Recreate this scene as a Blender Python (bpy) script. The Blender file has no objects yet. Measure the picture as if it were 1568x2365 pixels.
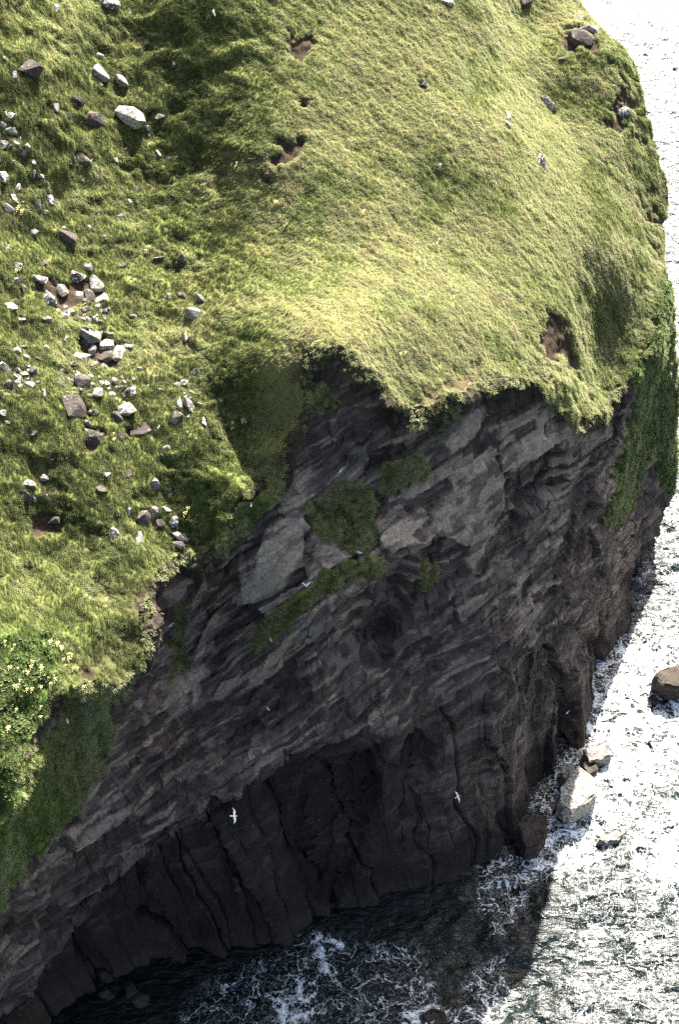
import bpy, bmesh, math, random
import numpy as np
from mathutils import Vector, Matrix, Euler
from mathutils.bvhtree import BVHTree

random.seed(7)
RNG = np.random.default_rng(7)
scene = bpy.context.scene
COL = scene.collection

# ------------------------------------------------------------------ camera
CAM_H = 115.0                       # metres above the sea
PITCH = math.radians(45.0)          # looking down
IMG_W, IMG_H = 1568.0, 2365.0       # survey frame used for the control points
FPX = 3249.0
cam_d = bpy.data.cameras.new('camera')
cam = bpy.data.objects.new('camera', cam_d)
COL.objects.link(cam)
cam.location = (0, 0, CAM_H)
cam.rotation_euler = (math.pi / 2 - PITCH, 0, 0)
cam_d.sensor_fit = 'VERTICAL'
cam_d.sensor_height = 36.0
cam_d.lens = 36.0 * FPX / IMG_H
cam_d.clip_start = 1.0
cam_d.clip_end = 20000.0
scene.camera = cam

# ------------------------------------------------------------------ sky, sun, exposure
SUN_EL, SUN_AZ = math.radians(46.0), math.radians(17.0)     # az measured from +Y towards +X
world = bpy.data.worlds.new('World')
scene.world = world
world.use_nodes = True
wn = world.node_tree
bg = wn.nodes['Background']
sky = wn.nodes.new('ShaderNodeTexSky')
sky.sky_type = 'NISHITA'
sky.sun_disc = False
sky.sun_elevation = SUN_EL
sky.sun_rotation = SUN_AZ
sky.dust_density = 4.0
sky.ozone_density = 0.6
wn.links.new(sky.outputs[0], bg.inputs[0])
bg.inputs[1].default_value = 0.05
sun_d = bpy.data.lights.new('sun', 'SUN')
sun_d.energy = 5.0
sun_d.angle = math.radians(0.5)
sun_d.color = (1.0, 0.95, 0.86)
sun = bpy.data.objects.new('sun', sun_d)
COL.objects.link(sun)
SUNDIR = Vector((math.sin(SUN_AZ) * math.cos(SUN_EL), math.cos(SUN_AZ) * math.cos(SUN_EL), math.sin(SUN_EL)))
sun.rotation_euler = SUNDIR.to_track_quat('Z', 'Y').to_euler()
sun.location = (60, 160, 160)
vs = scene.view_settings
vs.view_transform = 'Standard'
vs.look = 'None'
vs.gamma = 1.0
vs.use_curve_mapping = False
vs.exposure = 2.75
scene.cycles.use_denoising = False        # keep the fine grain of the turf and the rock

# ------------------------------------------------------------------ survey helpers
FWD = np.array([0, math.cos(PITCH), -math.sin(PITCH)])
UPV = np.array([0, math.sin(PITCH), math.cos(PITCH)])
RIGHT = np.array([1.0, 0, 0])
CAMP = np.array([0, 0, CAM_H])


def ray(u, v):
    return FWD + RIGHT * (u - IMG_W / 2) / FPX + UPV * (IMG_H / 2 - v) / FPX


def at_y(u, v, y):
    d = ray(u, v)
    return CAMP + d * (y / d[1])


def at_z(u, v, z=0.0):
    d = ray(u, v)
    return CAMP + d * ((z - CAM_H) / d[2])


def project(X):
    R = X - CAMP
    dep = R @ FWD
    return IMG_W / 2 + FPX * (R @ RIGHT) / dep, IMG_H / 2 - FPX * (R @ UPV) / dep


# relief frame: heights are measured along W, which leans out from both the turf and the wall
W = np.array([0.30, -0.60, 0.74]); W /= np.linalg.norm(W)
P = np.cross([0, 0, 1.0], W); P /= np.linalg.norm(P)
Q = np.cross(W, P)


def smooth(a, b, x):
    t = np.clip((x - a) / (b - a), 0, 1)
    return t * t * (3 - 2 * t)


# ------------------------------------------------------------------ numpy noise
def _h(ix, iy, iz, seed):
    n = (ix.astype(np.int64) * 374761393 + iy.astype(np.int64) * 668265263 + iz.astype(np.int64) * 2147483647 + seed * 1274126177) & 0xFFFFFFFF
    n = ((n ^ (n >> 13)) * 1274126177) & 0xFFFFFFFF
    n = ((n ^ (n >> 16)) * 2246822519) & 0xFFFFFFFF
    return ((n ^ (n >> 15)) & 0xFFFFFF) / 16777215.0


def vnoise(x, y, z=None, seed=0):
    if z is None:
        ix, iy = np.floor(x), np.floor(y)
        fx, fy = x - ix, y - iy
        fx = fx * fx * fx * (fx * (fx * 6 - 15) + 10); fy = fy * fy * fy * (fy * (fy * 6 - 15) + 10)
        o = np.zeros_like(ix)
        a = _h(ix, iy, o, seed); b = _h(ix + 1, iy, o, seed)
        c = _h(ix, iy + 1, o, seed); d = _h(ix + 1, iy + 1, o, seed)
        return 2 * ((a * (1 - fx) + b * fx) * (1 - fy) + (c * (1 - fx) + d * fx) * fy) - 1
    ix, iy, iz = np.floor(x), np.floor(y), np.floor(z)
    fx, fy, fz = x - ix, y - iy, z - iz
    fx = fx * fx * (3 - 2 * fx); fy = fy * fy * (3 - 2 * fy); fz = fz * fz * (3 - 2 * fz)
    r = 0
    for dz in (0, 1):
        a = _h(ix, iy, iz + dz, seed); b = _h(ix + 1, iy, iz + dz, seed)
        c = _h(ix, iy + 1, iz + dz, seed); d = _h(ix + 1, iy + 1, iz + dz, seed)
        k = (a * (1 - fx) + b * fx) * (1 - fy) + (c * (1 - fx) + d * fx) * fy
        r = r + k * (fz if dz else 1 - fz)
    return 2 * r - 1


def fbm(x, y, z=None, oct=4, seed=0, gain=0.5):
    r, a, t = 0, 1.0, 0.0
    for i in range(oct):
        # turn each octave so that the lattice does not show
        ca, sa = math.cos(0.6 + i * 1.3), math.sin(0.6 + i * 1.3)
        f = 2.03 ** i
        X, Y = (x * ca - y * sa) * f + 17.3 * i, (x * sa + y * ca) * f - 9.1 * i
        r = r + a * vnoise(X, Y, None if z is None else z * f + 5.7 * i, seed + i * 31)
        t += a; a *= gain
    return r / t


def cells(x, y, seed=0):
    """Voronoi: nearest cell hash values (3) and distance to the border."""
    ix, iy = np.floor(x), np.floor(y)
    best = np.full(x.shape, 9.0); sec = np.full(x.shape, 9.0)
    h1 = np.zeros_like(x); h2 = np.zeros_like(x); h3 = np.zeros_like(x)
    o = np.zeros_like(ix)
    for dx in (-1, 0, 1):
        for dy in (-1, 0, 1):
            cx, cy = ix + dx, iy + dy
            px = cx + 0.15 + 0.7 * _h(cx, cy, o, seed); py = cy + 0.15 + 0.7 * _h(cx, cy, o, seed + 1)
            d = (px - x) ** 2 + (py - y) ** 2
            nb = d < best
            sec = np.where(nb, best, np.minimum(sec, d))
            h1 = np.where(nb, _h(cx, cy, o, seed + 2), h1)
            h2 = np.where(nb, px - x, h2)
            h3 = np.where(nb, py - y, h3)
            best = np.where(nb, d, best)
    return h1, h2, h3, np.sqrt(sec) - np.sqrt(best)


def sdf_poly(U, V, pts):
    """Signed distance to a closed outline, positive inside."""
    pts = np.array(pts, float)
    lo, hi = pts.min(0) - 90, pts.max(0) + 90
    out = np.full(U.shape, -90.0)
    m = (U > lo[0]) & (U < hi[0]) & (V > lo[1]) & (V < hi[1])
    u, v = U[m], V[m]
    d = np.full(u.shape, 1e9); ins = np.zeros(u.shape, bool)
    n = len(pts)
    for i in range(n):
        a, b = pts[i], pts[(i + 1) % n]
        e = b - a
        t = np.clip(((u - a[0]) * e[0] + (v - a[1]) * e[1]) / (e @ e + 1e-9), 0, 1)
        d = np.minimum(d, (u - a[0] - t * e[0]) ** 2 + (v - a[1] - t * e[1]) ** 2)
        c = ((a[1] > v) != (b[1] > v)) & (u < (b[0] - a[0]) * (v - a[1]) / (b[1] - a[1] + 1e-12) + a[0])
        ins ^= c
    d = np.sqrt(d)
    out[m] = np.where(ins, d, -d)
    return out


class Relief:
    """Thin plate surface through surveyed points, as heights along W."""
    def __init__(self, pts, lam=0.05):
        X = np.array(pts)
        self.c = np.stack([X @ P, X @ Q], 1)
        h = X @ W
        n = len(h)
        K = self._k(self.c[:, None, :] - self.c[None, :, :]) + lam * np.eye(n)
        T = np.hstack([np.ones((n, 1)), self.c])
        A = np.zeros((n + 3, n + 3)); A[:n, :n] = K; A[:n, n:] = T; A[n:, :n] = T.T
        s = np.linalg.solve(A, np.concatenate([h, np.zeros(3)]))
        self.w, self.a = s[:n], s[n:]

    @staticmethod
    def _k(d):
        r2 = (d ** 2).sum(-1)
        return 0.5 * r2 * np.log(r2 + 1e-9)

    def __call__(self, p, q):
        r = self.a[0] + self.a[1] * p + self.a[2] * q
        for (cp, cq), w in zip(self.c, self.w):
            r2 = (p - cp) ** 2 + (q - cq) ** 2
            r += (0.5 * w) * r2 * np.log(r2 + 1e-9)
        return r


# ------------------------------------------------------------------ survey points (frame u, frame v, distance y)
EDGE = [(130, 1530, 55.5), (330, 1530, 57.4), (385, 1300, 64.6), (480, 1270, 66.2), (560, 1130, 68.6), (660, 1080, 69.7),
        (690, 980, 71.7), (700, 860, 73.4), (775, 800, 74.0), (850, 850, 73.2), (920, 930, 73), (1000, 920, 74.2), (1100, 880, 76.5),
        (1200, 870, 79), (1250, 880, 80), (1340, 930, 84), (1380, 940, 87), (1450, 890, 91.5), (1510, 790, 95)]
GRASS = EDGE + [
    (784, 600, 83.6), (1000, 600, 84.8), (1150, 600, 86.8), (1300, 600, 90), (1430, 600, 95.5), (1520, 560, 104),
    (640, 640, 82.4), (900, 760, 77.5), (1100, 740, 80.7), (1300, 740, 85.5),
    (784, 300, 93), (1000, 300, 94.3), (1150, 300, 96.5), (1275, 260, 104.6), (1390, 300, 104), (1490, 300, 110),
    (560, 350, 91), (784, 0, 103), (1000, 0, 105), (1110, 0, 107.2), (1215, 60, 112.5), (1330, 60, 112.5), (1400, 120, 110.3), (1330, 0, 117),
    (420, 0, 101.4), (784, -220, 111), (1150, -220, 117), (300, -220, 110), (0, -220, 108),
    (230, 150, 99.4), (330, 0, 104), (420, 600, 85.3), (455, 380, 92.5), (500, 720, 80.6), (590, 870, 75.4),
    (200, 700, 81), (0, 700, 77.5), (0, 300, 89.5), (110, 300, 91.6), (0, 0, 98), (150, 480, 88),
    (330, 1000, 72.3), (0, 1000, 68.6), (150, 1000, 70), (480, 1000, 72.4), (350, 850, 77), (150, 850, 75),
    (300, 1230, 65.6), (100, 1230, 64.2), (0, 1230, 62.6), (200, 1430, 59), (60, 1400, 58.5), (50, 1600, 52.5), (0, 1750, 48.2), (0, 1880, 46), (100, 1680, 51.5),
    (-250, 1700, 46), (-250, 1200, 60), (-250, 700, 73), (-250, 200, 88)]
FOOT = [(60, 2480), (400, 2210), (560, 2180), (690, 2140), (790, 2110), (900, 2090), (1000, 2055), (1100, 1985), (1170, 1930),
        (1230, 1840), (1280, 1760), (1335, 1740), (1365, 1640), (1375, 1545), (1400, 1490), (1455, 1420), (1462, 1360), (1480, 1312)]
foot_pts = [at_z(u, v, 0) for u, v in FOOT]
UPPER = EDGE[1:] + [(-60, 2080, 44.5), (60, 1880, 48.6), (0, 1850, 46), (60, 1600, 52), (60, 1750, 49.5), (-100, 1700, 45), (150, 1700, 53.5), (160, 1850, 53),
    # first lip
    (490, 1610, 63.2), (640, 1490, 63.8), (730, 1400, 64.2), (830, 1345, 66), (885, 1280, 67.4),
    # second lip
    (30, 2330, 49.5), (230, 2080, 53.3), (380, 1925, 56), (600, 1790, 59.6), (720, 1740, 61.6), (870, 1700, 65), (250, 1800, 55.6), (450, 1760, 58.2),
    (425, 1400, 67.2), (440, 1500, 65.6), (620, 1300, 66.8), (780, 1180, 70), (760, 1000, 72.6), (850, 1500, 67.5),
    # open face on the right
    (1000, 1500, 70.3), (1000, 1200, 71.8), (1000, 1750, 68.6), (1130, 1300, 74.3), (1130, 1600, 72.5), (1250, 1300, 79), (1250, 1550, 78.3),
    (1320, 1150, 83.8), (1330, 1450, 84), (1400, 1100, 89.8), (1400, 1350, 91), (1480, 1000, 105), (1465, 1200, 104.5), (1520, 900, 108.5), (1530, 1050, 109.5), (1525, 1180, 109), (1500, 1280, 107), (380, 1640, 61)]
upper_pts = [at_y(*t) for t in UPPER] + foot_pts[6:]
LOWER = [(230, 2130, 58.6), (380, 2000, 61.8), (600, 1880, 65.0), (700, 1830, 66.0), (820, 1780, 66.6), (100, 2330, 54.8),
         (870, 1500, 68.0), (640, 1600, 67.5), (400, 1800, 65.5), (1000, 1500, 70.3), (1000, 1750, 68.6), (1130, 1600, 72.5), (1250, 1550, 78.3), (1330, 1450, 84)]
lower_pts = [at_y(*t) for t in LOWER] + foot_pts
SIL = [(1200, -220, 128), (1290, -60, 121), (1335, 0, 118), (1392, 70, 114.5), (1460, 138, 113), (1492, 250, 111.5), (1530, 370, 109), (1550, 450, 107.5), (1530, 610, 105.5),
       (1547, 780, 112), (1562, 1000, 112.5), (1537, 1170, 110.5)]
sil = [at_y(u, v, y + (0.12 * (y - 75) * float(np.clip((420 - v) / 300, 0, 1)))) for u, v, y in SIL] + [at_z(1482, 1312, 0)]
right_pts = []
for s in sil:
    right_pts += [s, s + np.array([0.4, 5.0, -2.2]), s + np.array([1.0, 14.0, -6.0])]



def lay_back(u, v, y):
    return (u, v, y + 0.17 * max(0.0, y - 75.0) * float(np.clip((1560 - u) / 200, 0, 1)) * float(np.clip((u - 60) / 360, 0, 1))) if v < 760 else (u, v, y)


GRASS = EDGE + [lay_back(*t) for t in GRASS[len(EDGE):]]
grass_pts = [at_y(*t) for t in GRASS]
for t in EDGE:
    e = at_y(*t)
    grass_pts += [e + np.array([1.5, -6.0, 0.0]), e + np.array([4.0, -16.0, -1.0])]
    upper_pts += [e + np.array([-0.6, 3.0, 9.0])]
R_grass, R_up, R_low, R_right = Relief(grass_pts), Relief(upper_pts), Relief(lower_pts), Relief(right_pts, 0.1)


def axis(lo, hi, step, glo, ghi, grow=1.12):
    a = list(np.arange(lo, hi, step))
    s, x = step, a[-1]
    while x < ghi:
        s = min(s * grow, 4.0); x += s; a.append(x)
    s, x = step, a[0]; b = []
    while x > glo:
        s = min(s * grow, 4.0); x -= s; b.append(x)
    return np.array(b[::-1] + a)


FINE = 0.10
allp = np.array([at_y(*t) for t in GRASS if -100 <= t[0] and t[1] > -100] + upper_pts + foot_pts + sil[1:])
pr, qr = allp @ P, allp @ Q
pa = axis(pr.min() - 1.5, pr.max() + 6, FINE, pr.min() - 30, pr.max() + 25)
qa = axis(qr.min() - 2.0, qr.max() + 1.0, FINE, qr.min() - 18, qr.max() + 35)
NP_, NQ = len(pa), len(qa)
PP, QQ = np.meshgrid(pa, qa)
p, q = PP.ravel(), QQ.ravel()
print('grid', NP_, NQ, NP_ * NQ)

hg = R_grass(p, q)
hu = R_up(p, q)
hl = R_low(p, q)
hr = R_right(p, q)
# broad unevenness, edge scallops
hg += 0.35 * fbm(p / 7, q / 7, oct=2, seed=3) + 0.12 * fbm(p / 2.2, q / 2.2, oct=2, seed=4)
edge_n = 0.8 * fbm(p / 3.0, q / 3.0, oct=3, seed=9) + 0.55 * fbm(p / 0.8, q / 1.4, oct=3, seed=10)


def pos(h):
    return p[:, None] * P + q[:, None] * Q + h[:, None] * W


# the two-tier wall: below the second lip the wall steps back
Xu = pos(hu)
Uu, Vu = project(Xu)
lip = np.array([(-400, 2700), (30, 2330), (230, 2080), (380, 1925), (600, 1790), (720, 1740), (870, 1700), (1010, 1700), (1100, 1760), (2400, 1800)], float)
lipn = 14 * fbm(p / 2.0, q / 2.0, oct=3, seed=21)
dl = (Vu - np.interp(Uu, lip[:, 0], lip[:, 1]) + lipn) / 21.0
stepw = 0.25 + 3.0 * smooth(860, 1150, Uu)
below = smooth(-stepw, stepw, dl)
hc = hu * (1 - below) + hl * below
edge_n *= 0.32 + 0.68 * smooth(5.0, 1.0, hg - hc)
hcn = hc + edge_n
base = np.minimum(np.minimum(hg, hcn), hr + 0.5 * edge_n)
is_grass = (hg <= hcn) & (hg <= hr + 0.5 * edge_n)
is_right = (hr + 0.5 * edge_n < np.minimum(hg, hcn))

X = pos(base)
U, V = project(X)
shoulder = is_right & (X[:, 2] + 5 * fbm(p / 3, q / 3, oct=3, seed=30) > 36.0)
is_grass = is_grass | shoulder
XG = X.reshape(NQ, NP_, 3)


def normals(XG):
    du = np.gradient(XG, axis=1); dv = np.gradient(XG, axis=0)
    n = np.cross(du, dv)
    return (n / (np.linalg.norm(n, axis=2, keepdims=True) + 1e-9)).reshape(-1, 3)


N0 = normals(XG)
PXM = 21.0          # frame units per metre, about

# ------------------------------------------------------------------ features of the wall and the turf
def blobs(polys, width, jitter=10.0, seed=50):
    out = np.full(U.shape, 0.0)
    ju = U + jitter * fbm(p / 1.1, q / 1.1, oct=3, seed=seed)
    jv = V + jitter * fbm(p / 1.1, q / 1.1, oct=3, seed=seed + 1)
    for poly in polys:
        out = np.maximum(out, smooth(-width, width, sdf_poly(ju, jv, poly)))
    return out


SLABS = [
    [(590, 1310), (600, 1240), (640, 1190), (690, 1195), (712, 1215), (700, 1280), (640, 1375), (560, 1395), (548, 1335)],
    [(875, 1250), (900, 1215), (970, 1170), (985, 1190), (960, 1215), (880, 1272)],
    [(975, 1225), (1010, 1160), (1040, 1120), (1130, 1062), (1145, 1056), (1160, 1150), (1120, 1240), (1085, 1320), (1066, 1290), (1080, 1260), (1000, 1232)],
    [(1152, 1046), (1180, 1030), (1260, 1000), (1265, 1030), (1180, 1075), (1152, 1085)],
    [(1290, 1030), (1300, 1000), (1335, 985), (1325, 1020), (1295, 1045)],
    [(430, 1540), (460, 1480), (500, 1410), (515, 1400), (505, 1450), (470, 1510), (425, 1555)],
    [(437, 1625), (440, 1580), (465, 1578), (465, 1610), (450, 1640)],
    [(492, 1618), (505, 1580), (560, 1545), (540, 1580)],
    [(590, 1562), (660, 1470), (725, 1408), (742, 1392), (735, 1412), (670, 1490), (600, 1570)],
    [(400, 1440), (440, 1370), (470, 1330), (480, 1350), (440, 1420), (410, 1470)],
    [(1020, 1020), (1060, 960), (1110, 930), (1125, 960), (1080, 1010), (1040, 1050)],
]
LEDGES = [
    [(705, 1165), (790, 1105), (860, 1120), (880, 1240), (830, 1270), (740, 1250), (712, 1205)],
    [(870, 1130), (880, 1080), (960, 1045), (1002, 1080), (990, 1110), (900, 1135)],
    [(600, 1440), (680, 1380), (790, 1300), (880, 1268), (888, 1300), (800, 1352), (720, 1400), (645, 1480), (580, 1500)],
    [(1240, 855), (1310, 830), (1350, 900), (1380, 950), (1310, 990), (1290, 960), (1240, 905)],
    [(970, 1290), (1000, 1290), (990, 1370), (970, 1362)],
    [(205, 1560), (250, 1545), (258, 1700), (215, 1800), (180, 1850), (60, 2000), (-40, 2130), (-40, 1850), (130, 1690), (150, 1560)],
    [(395, 1400), (425, 1390), (420, 1540), (400, 1570)],
    [(500, 1260), (560, 1160), (640, 1110), (660, 1130), (590, 1210), (520, 1280)],
    [(700, 905), (760, 880), (790, 930), (720, 960), (700, 940)],
]
LEAFY = [[(1460, 850), (1500, 780), (1520, 640), (1545, 640), (1580, 800), (1580, 1000), (1560, 1150), (1525, 1120), (1500, 1010), (1470, 960)],
         [(1425, 1110), (1445, 980), (1480, 960), (1500, 1040), (1470, 1130), (1430, 1220), (1410, 1200)]]
SOIL = [[(1253, 700), (1300, 728), (1328, 785), (1345, 880), (1325, 870), (1300, 825), (1250, 830), (1255, 760)],
        [(668, 72), (722, 66), (727, 105), (695, 145), (664, 112)],
        [(618, 342), (660, 322), (715, 326), (692, 350), (682, 388), (640, 388), (614, 366)],
        [(965, 180), (990, 178), (998, 205), (975, 210)],
        [(612, 400), (638, 395), (640, 415), (620, 420)],
        [(690, 230), (720, 232), (715, 250), (695, 252)],
        [(1300, 60), (1345, 45), (1385, 85), (1370, 125), (1310, 120)],
        [(1415, 215), (1440, 205), (1445, 300), (1405, 290)],
        [(85, 640), (150, 650), (200, 630), (240, 660), (235, 710), (180, 720), (110, 700)], [(185, 765), (240, 760), (290, 800), (285, 845), (230, 840), (190, 820)],
        [(165, 925), (200, 945), (200, 970), (165, 960)], [(180, 990), (240, 985), (245, 1030), (195, 1035)], [(290, 985), (340, 980), (345, 1010), (300, 1015)],
        [(60, 1190), (150, 1200), (130, 1250), (70, 1240)], [(380, 1240), (440, 1250), (430, 1275), (390, 1275)], [(150, 360), (195, 355), (210, 385), (170, 395)],
        [(520, 1210), (560, 1130), (640, 1095), (600, 1150), (530, 1220)]]
RECESS = [([(890, 1295), (960, 1282), (945, 1400), (895, 1530), (848, 1560), (852, 1420)], 1.7),
          ([(1165, 1092), (1265, 1045), (1312, 1060), (1302, 1130), (1240, 1172), (1168, 1162)], 1.2),
          ([(1240, 1455), (1330, 1440), (1392, 1490), (1340, 1540), (1290, 1560), (1250, 1600)], 0.9),
          ([(1292, 1575), (1330, 1545), (1338, 1740), (1296, 1752)], 1.8),
          ([(945, 1690), (1005, 1730), (1000, 1800), (955, 1845), (930, 1780)], 1.2),
          ([(700, 1790), (850, 1742), (872, 1810), (830, 2000), (780, 2110), (700, 2060), (690, 1900)], 1.7),
          ([(360, 1960), (500, 1895), (545, 2100), (430, 2185), (330, 2150)], 0.9),
          ([(505, 1370), (545, 1290), (552, 1340), (560, 1400), (520, 1440)], 0.9),
          ([(775, 950), (905, 930), (900, 1060), (850, 1090), (790, 1060)], 0.9),
          ([(1080, 1760), (1110, 1720), (1150, 1850), (1170, 1930), (1120, 1880)], 0.6),
          ([(560, 1600), (700, 1450), (850, 1360), (850, 1480), (700, 1590), (600, 1680), (520, 1700)], 0.8),
          ([(700, 1225), (735, 1255), (700, 1330), (660, 1385), (650, 1375), (695, 1290)], 0.8)]

slab_id = np.full(U.shape, -1)
slab_amt = np.zeros(U.shape)
ju = U + 9 * fbm(p / 0.9, q / 0.9, oct=3, seed=61)
jv = V + 9 * fbm(p / 0.9, q / 0.9, oct=3, seed=62)
for k, poly in enumerate(SLABS):
    d = sdf_poly(ju, jv, poly)
    slab_id[(d > 1.0) & ~is_grass] = k
    slab_amt = np.maximum(slab_amt, smooth(-2.5, 2.5, d))
ledge_d = np.full(U.shape, -90.0); ledge_id = np.full(U.shape, -1)
for k, poly in enumerate(LEDGES + LEAFY):
    d = sdf_poly(ju + 22 * fbm(p / 1.6, q / 1.6, oct=4, seed=63, gain=0.65), jv + 22 * fbm(p / 1.6, q / 1.6, oct=4, seed=64, gain=0.65), poly)
    ledge_id[(d > 0) & (slab_id < 0) & ~is_grass] = k
    ledge_d = np.maximum(ledge_d, d)
ledge = smooth(-8, 10, ledge_d)
leafy = blobs(LEAFY, 25, 16, 70)
soil = blobs(SOIL, 7, 26, 72) * is_grass
worn = blobs([[(1385, 60), (1470, 130), (1505, 250), (1550, 380), (1570, 470), (1560, 640), (1515, 620), (1500, 480), (1460, 330), (1400, 220)]], 34, 45, 73) * smooth(-0.15, 0.35, fbm(p / 1.8, q / 1.8, oct=4, seed=74))
edge_worn = smooth(2.2, 0.2, hcn - hg) * smooth(-0.15, 0.30, fbm(p / 1.4, q / 1.4, oct=3, seed=76))
bare = 0.55 * smooth(700, 480, U) * smooth(0.14, 0.42, fbm(p / 2.3, q / 2.3, oct=4, seed=77))
soil = np.maximum(soil, np.clip(0.85 * worn + 0.8 * edge_worn + bare, 0, 1) * is_grass)
# peat hangs under the turf all along the edge
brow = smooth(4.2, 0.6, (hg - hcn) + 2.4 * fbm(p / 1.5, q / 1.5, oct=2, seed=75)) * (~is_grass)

recess = np.zeros(U.shape)
for poly, dep in RECESS:
    recess = np.maximum(recess, dep * smooth(-9, 9, sdf_poly(ju, jv, poly)))

# strata: beds dip to the left of the bluff and, more gently, to the right
A_DIR = np.array([0.80, 0.60, 0.0])
along = X @ A_DIR
zz = X[:, 2]
a0 = along - 44.0
bed = (zz - 0.96 * X[:, 0] + 1.03 * X[:, 1]) / 1.73 + 0.6 * fbm(along / 9, zz / 9, oct=2, seed=80)
rock_w = 1.0 - is_grass.astype(float)
smooth_l = np.array([(-400, 2700), (30, 2330), (230, 2080), (380, 1925), (600, 1790), (870, 1690), (1010, 1640), (1150, 1570), (1250, 1490), (1400, 1430), (1500, 1390), (1800, 1300)], float)
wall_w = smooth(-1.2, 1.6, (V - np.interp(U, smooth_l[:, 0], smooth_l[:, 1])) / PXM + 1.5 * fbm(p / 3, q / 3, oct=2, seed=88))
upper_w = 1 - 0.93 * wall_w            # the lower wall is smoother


def beds(t, seed):
    i = np.floor(t); f = t - i
    o = np.zeros_like(i)
    a = _h(i, o, o, seed); b = _h(i + 1, o, o, seed)
    s = smooth(0.90, 1.0, f)
    return a * (1 - s) + b * s - 0.5


bedn = bed + 0.35 * fbm(along / 2.2, zz / 2.2, oct=2, seed=82)
strata = 0.9 * beds(bedn / 2.3, 84) + 0.30 * beds(bedn / 0.85, 85) + 0.10 * beds(bedn / 0.36, 86)
strata *= 0.35 + 0.9 * smooth(-0.4, 0.5, fbm(along / 6, bed / 3, oct=2, seed=87))
# joint blocks between the bedding planes: every block a tilted plane, in three sizes
def facets(sx, sy, seed, tilt):
    b_ = bed2 / sy
    b_ = b_ + 0.33 * vnoise(b_ * 0.7, np.zeros_like(b_), seed=seed + 5)
    row = np.floor(b_); fy = b_ - row; o_ = np.zeros_like(row)
    a_ = along / sx * (0.55 + 0.9 * _h(row, o_, o_, seed + 1)) + 13.0 * _h(row, o_ + 2, o_, seed + 1) + 0.10 * fbm(along / sx, zz / sy, oct=2, seed=seed + 9)
    colm = np.floor(a_); fx = a_ - colm
    h_ = _h(colm, row, o_, seed)
    g1, g2 = 2 * _h(colm, row, o_ + 1, seed) - 1, 2 * _h(colm, row, o_ + 2, seed) - 1
    cd_ = np.minimum(np.minimum(fx, 1 - fx) * sx / sy, np.minimum(fy, 1 - fy))
    return (h_ - 0.5) + tilt * (g1 * (fx - 0.5) + (0.4 * g2 - 0.3) * (fy - 0.5)), h_, cd_


bed2 = bed + 0.18 * fbm(along / 3.0, zz / 3.0, oct=3, seed=83)
f1, c1, cd = facets(7.0, 1.9, 91, 1.0)
f2, c2, cd2 = facets(2.6, 0.8, 95, 0.9)
f3, c3, cd3 = facets(1.0, 0.36, 99, 0.8)
block = 1.0 * f1 + 0.46 * f2 + 0.20 * f3 - 0.25 * smooth(0.07, 0.0, cd) - 0.10 * smooth(0.10, 0.0, cd2)
block *= 0.45 + 0.75 * smooth(-0.35, 0.35, fbm(along / 5, zz / 5, oct=2, seed=89))
tone = np.clip(0.5 + 0.35 * (c1 - 0.5) + 0.55 * (c2 - 0.5) + 0.5 * (c3 - 0.5), 0, 1)


def columns(sx, seed, tilt):
    a_ = along / sx + 0.75 * fbm(along / (2.5 * sx), zz / 14.0, oct=4, seed=seed + 4) + 0.02 * zz
    k_ = np.floor(a_); f_ = a_ - k_; o_ = np.zeros_like(k_)
    h_ = _h(k_, o_, o_, seed); g_ = 2 * _h(k_, o_ + 1, o_, seed) - 1
    return (h_ - 0.5) + tilt * g_ * (f_ - 0.5) - 0.35 * smooth(0.06, 0.0, np.minimum(f_, 1 - f_))


# tall buttresses and clefts in the lower wall
col_n = fbm(along / 4.2, zz / 26, oct=3, seed=100)
wob = 0.35 * fbm(along / 6, zz / 6, oct=2, seed=102)
butt = (1.3 * columns(4.6, 100, 1.5) + (0.15 + 0.45 * smooth(-0.3, 0.4, fbm(along / 5, zz / 8, oct=2, seed=106))) * columns(1.9, 104, 1.3) + 0.08 * columns(0.7, 108, 1.0)) * wall_w
butt += 0.9 * (0.4 - np.abs(fbm(along / 6.0 + wob, zz / 30, oct=2, seed=101)) * 1.6) * wall_w
fine = (0.12 - 0.06 * wall_w) * fbm(along / 0.8, bed / 0.45, oct=3, seed=103)
lowface = below * smooth(820, 950, U)
rock_disp = upper_w * (0.80 * strata + 0.75 * block) + butt + fine
rock_disp = rock_disp * (1 - 0.88 * slab_amt) + 0.45 * slab_amt - recess + 0.25 * brow
rock_disp = rock_disp * (1 - 0.75 * ledge) + ledge * (0.22 + 0.14 * fbm(p / 0.8, q / 0.8, oct=3, seed=105) + 0.25 * f2)
rock_disp *= smooth(0.0, 0.8, hg - hcn + 0.15 * is_right) * 0.9 + 0.1
rock_disp = np.where(is_right, 0.5 * rock_disp, rock_disp)

# turf: wind-combed tussocks running down to the right, and terracettes
t_al, t_ac = 0.42 * p - 0.91 * q, 0.91 * p + 0.42 * q
warp = 0.5 * fbm(p / 2.0, q / 2.0, oct=2, seed=110)
tus = 0.6 * (1 - 1.9 * np.abs(fbm(t_al / 1.6 + warp, t_ac / 0.75 + warp, oct=3, seed=111))) + 0.7 * fbm(t_al / 1.3 + warp, t_ac / 0.5, oct=3, seed=115)
tus2 = fbm(t_al / 0.55, t_ac / 0.28, oct=2, seed=112)
patch = smooth(-0.35, 0.45, fbm(p / 6, q / 6, oct=3, seed=113))
lump = 1 - 2.0 * np.abs(fbm(p / 3.1, q / 2.3, oct=2, seed=114))
left = smooth(700, 480, U)
grass_disp = (0.10 + 0.05 * patch) * tus + 0.03 * tus2 + (0.06 + 0.20 * left) * lump
grass_disp -= soil * (0.34 + 0.16 * fbm(p / 0.9, q / 0.9, oct=2, seed=116))
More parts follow.
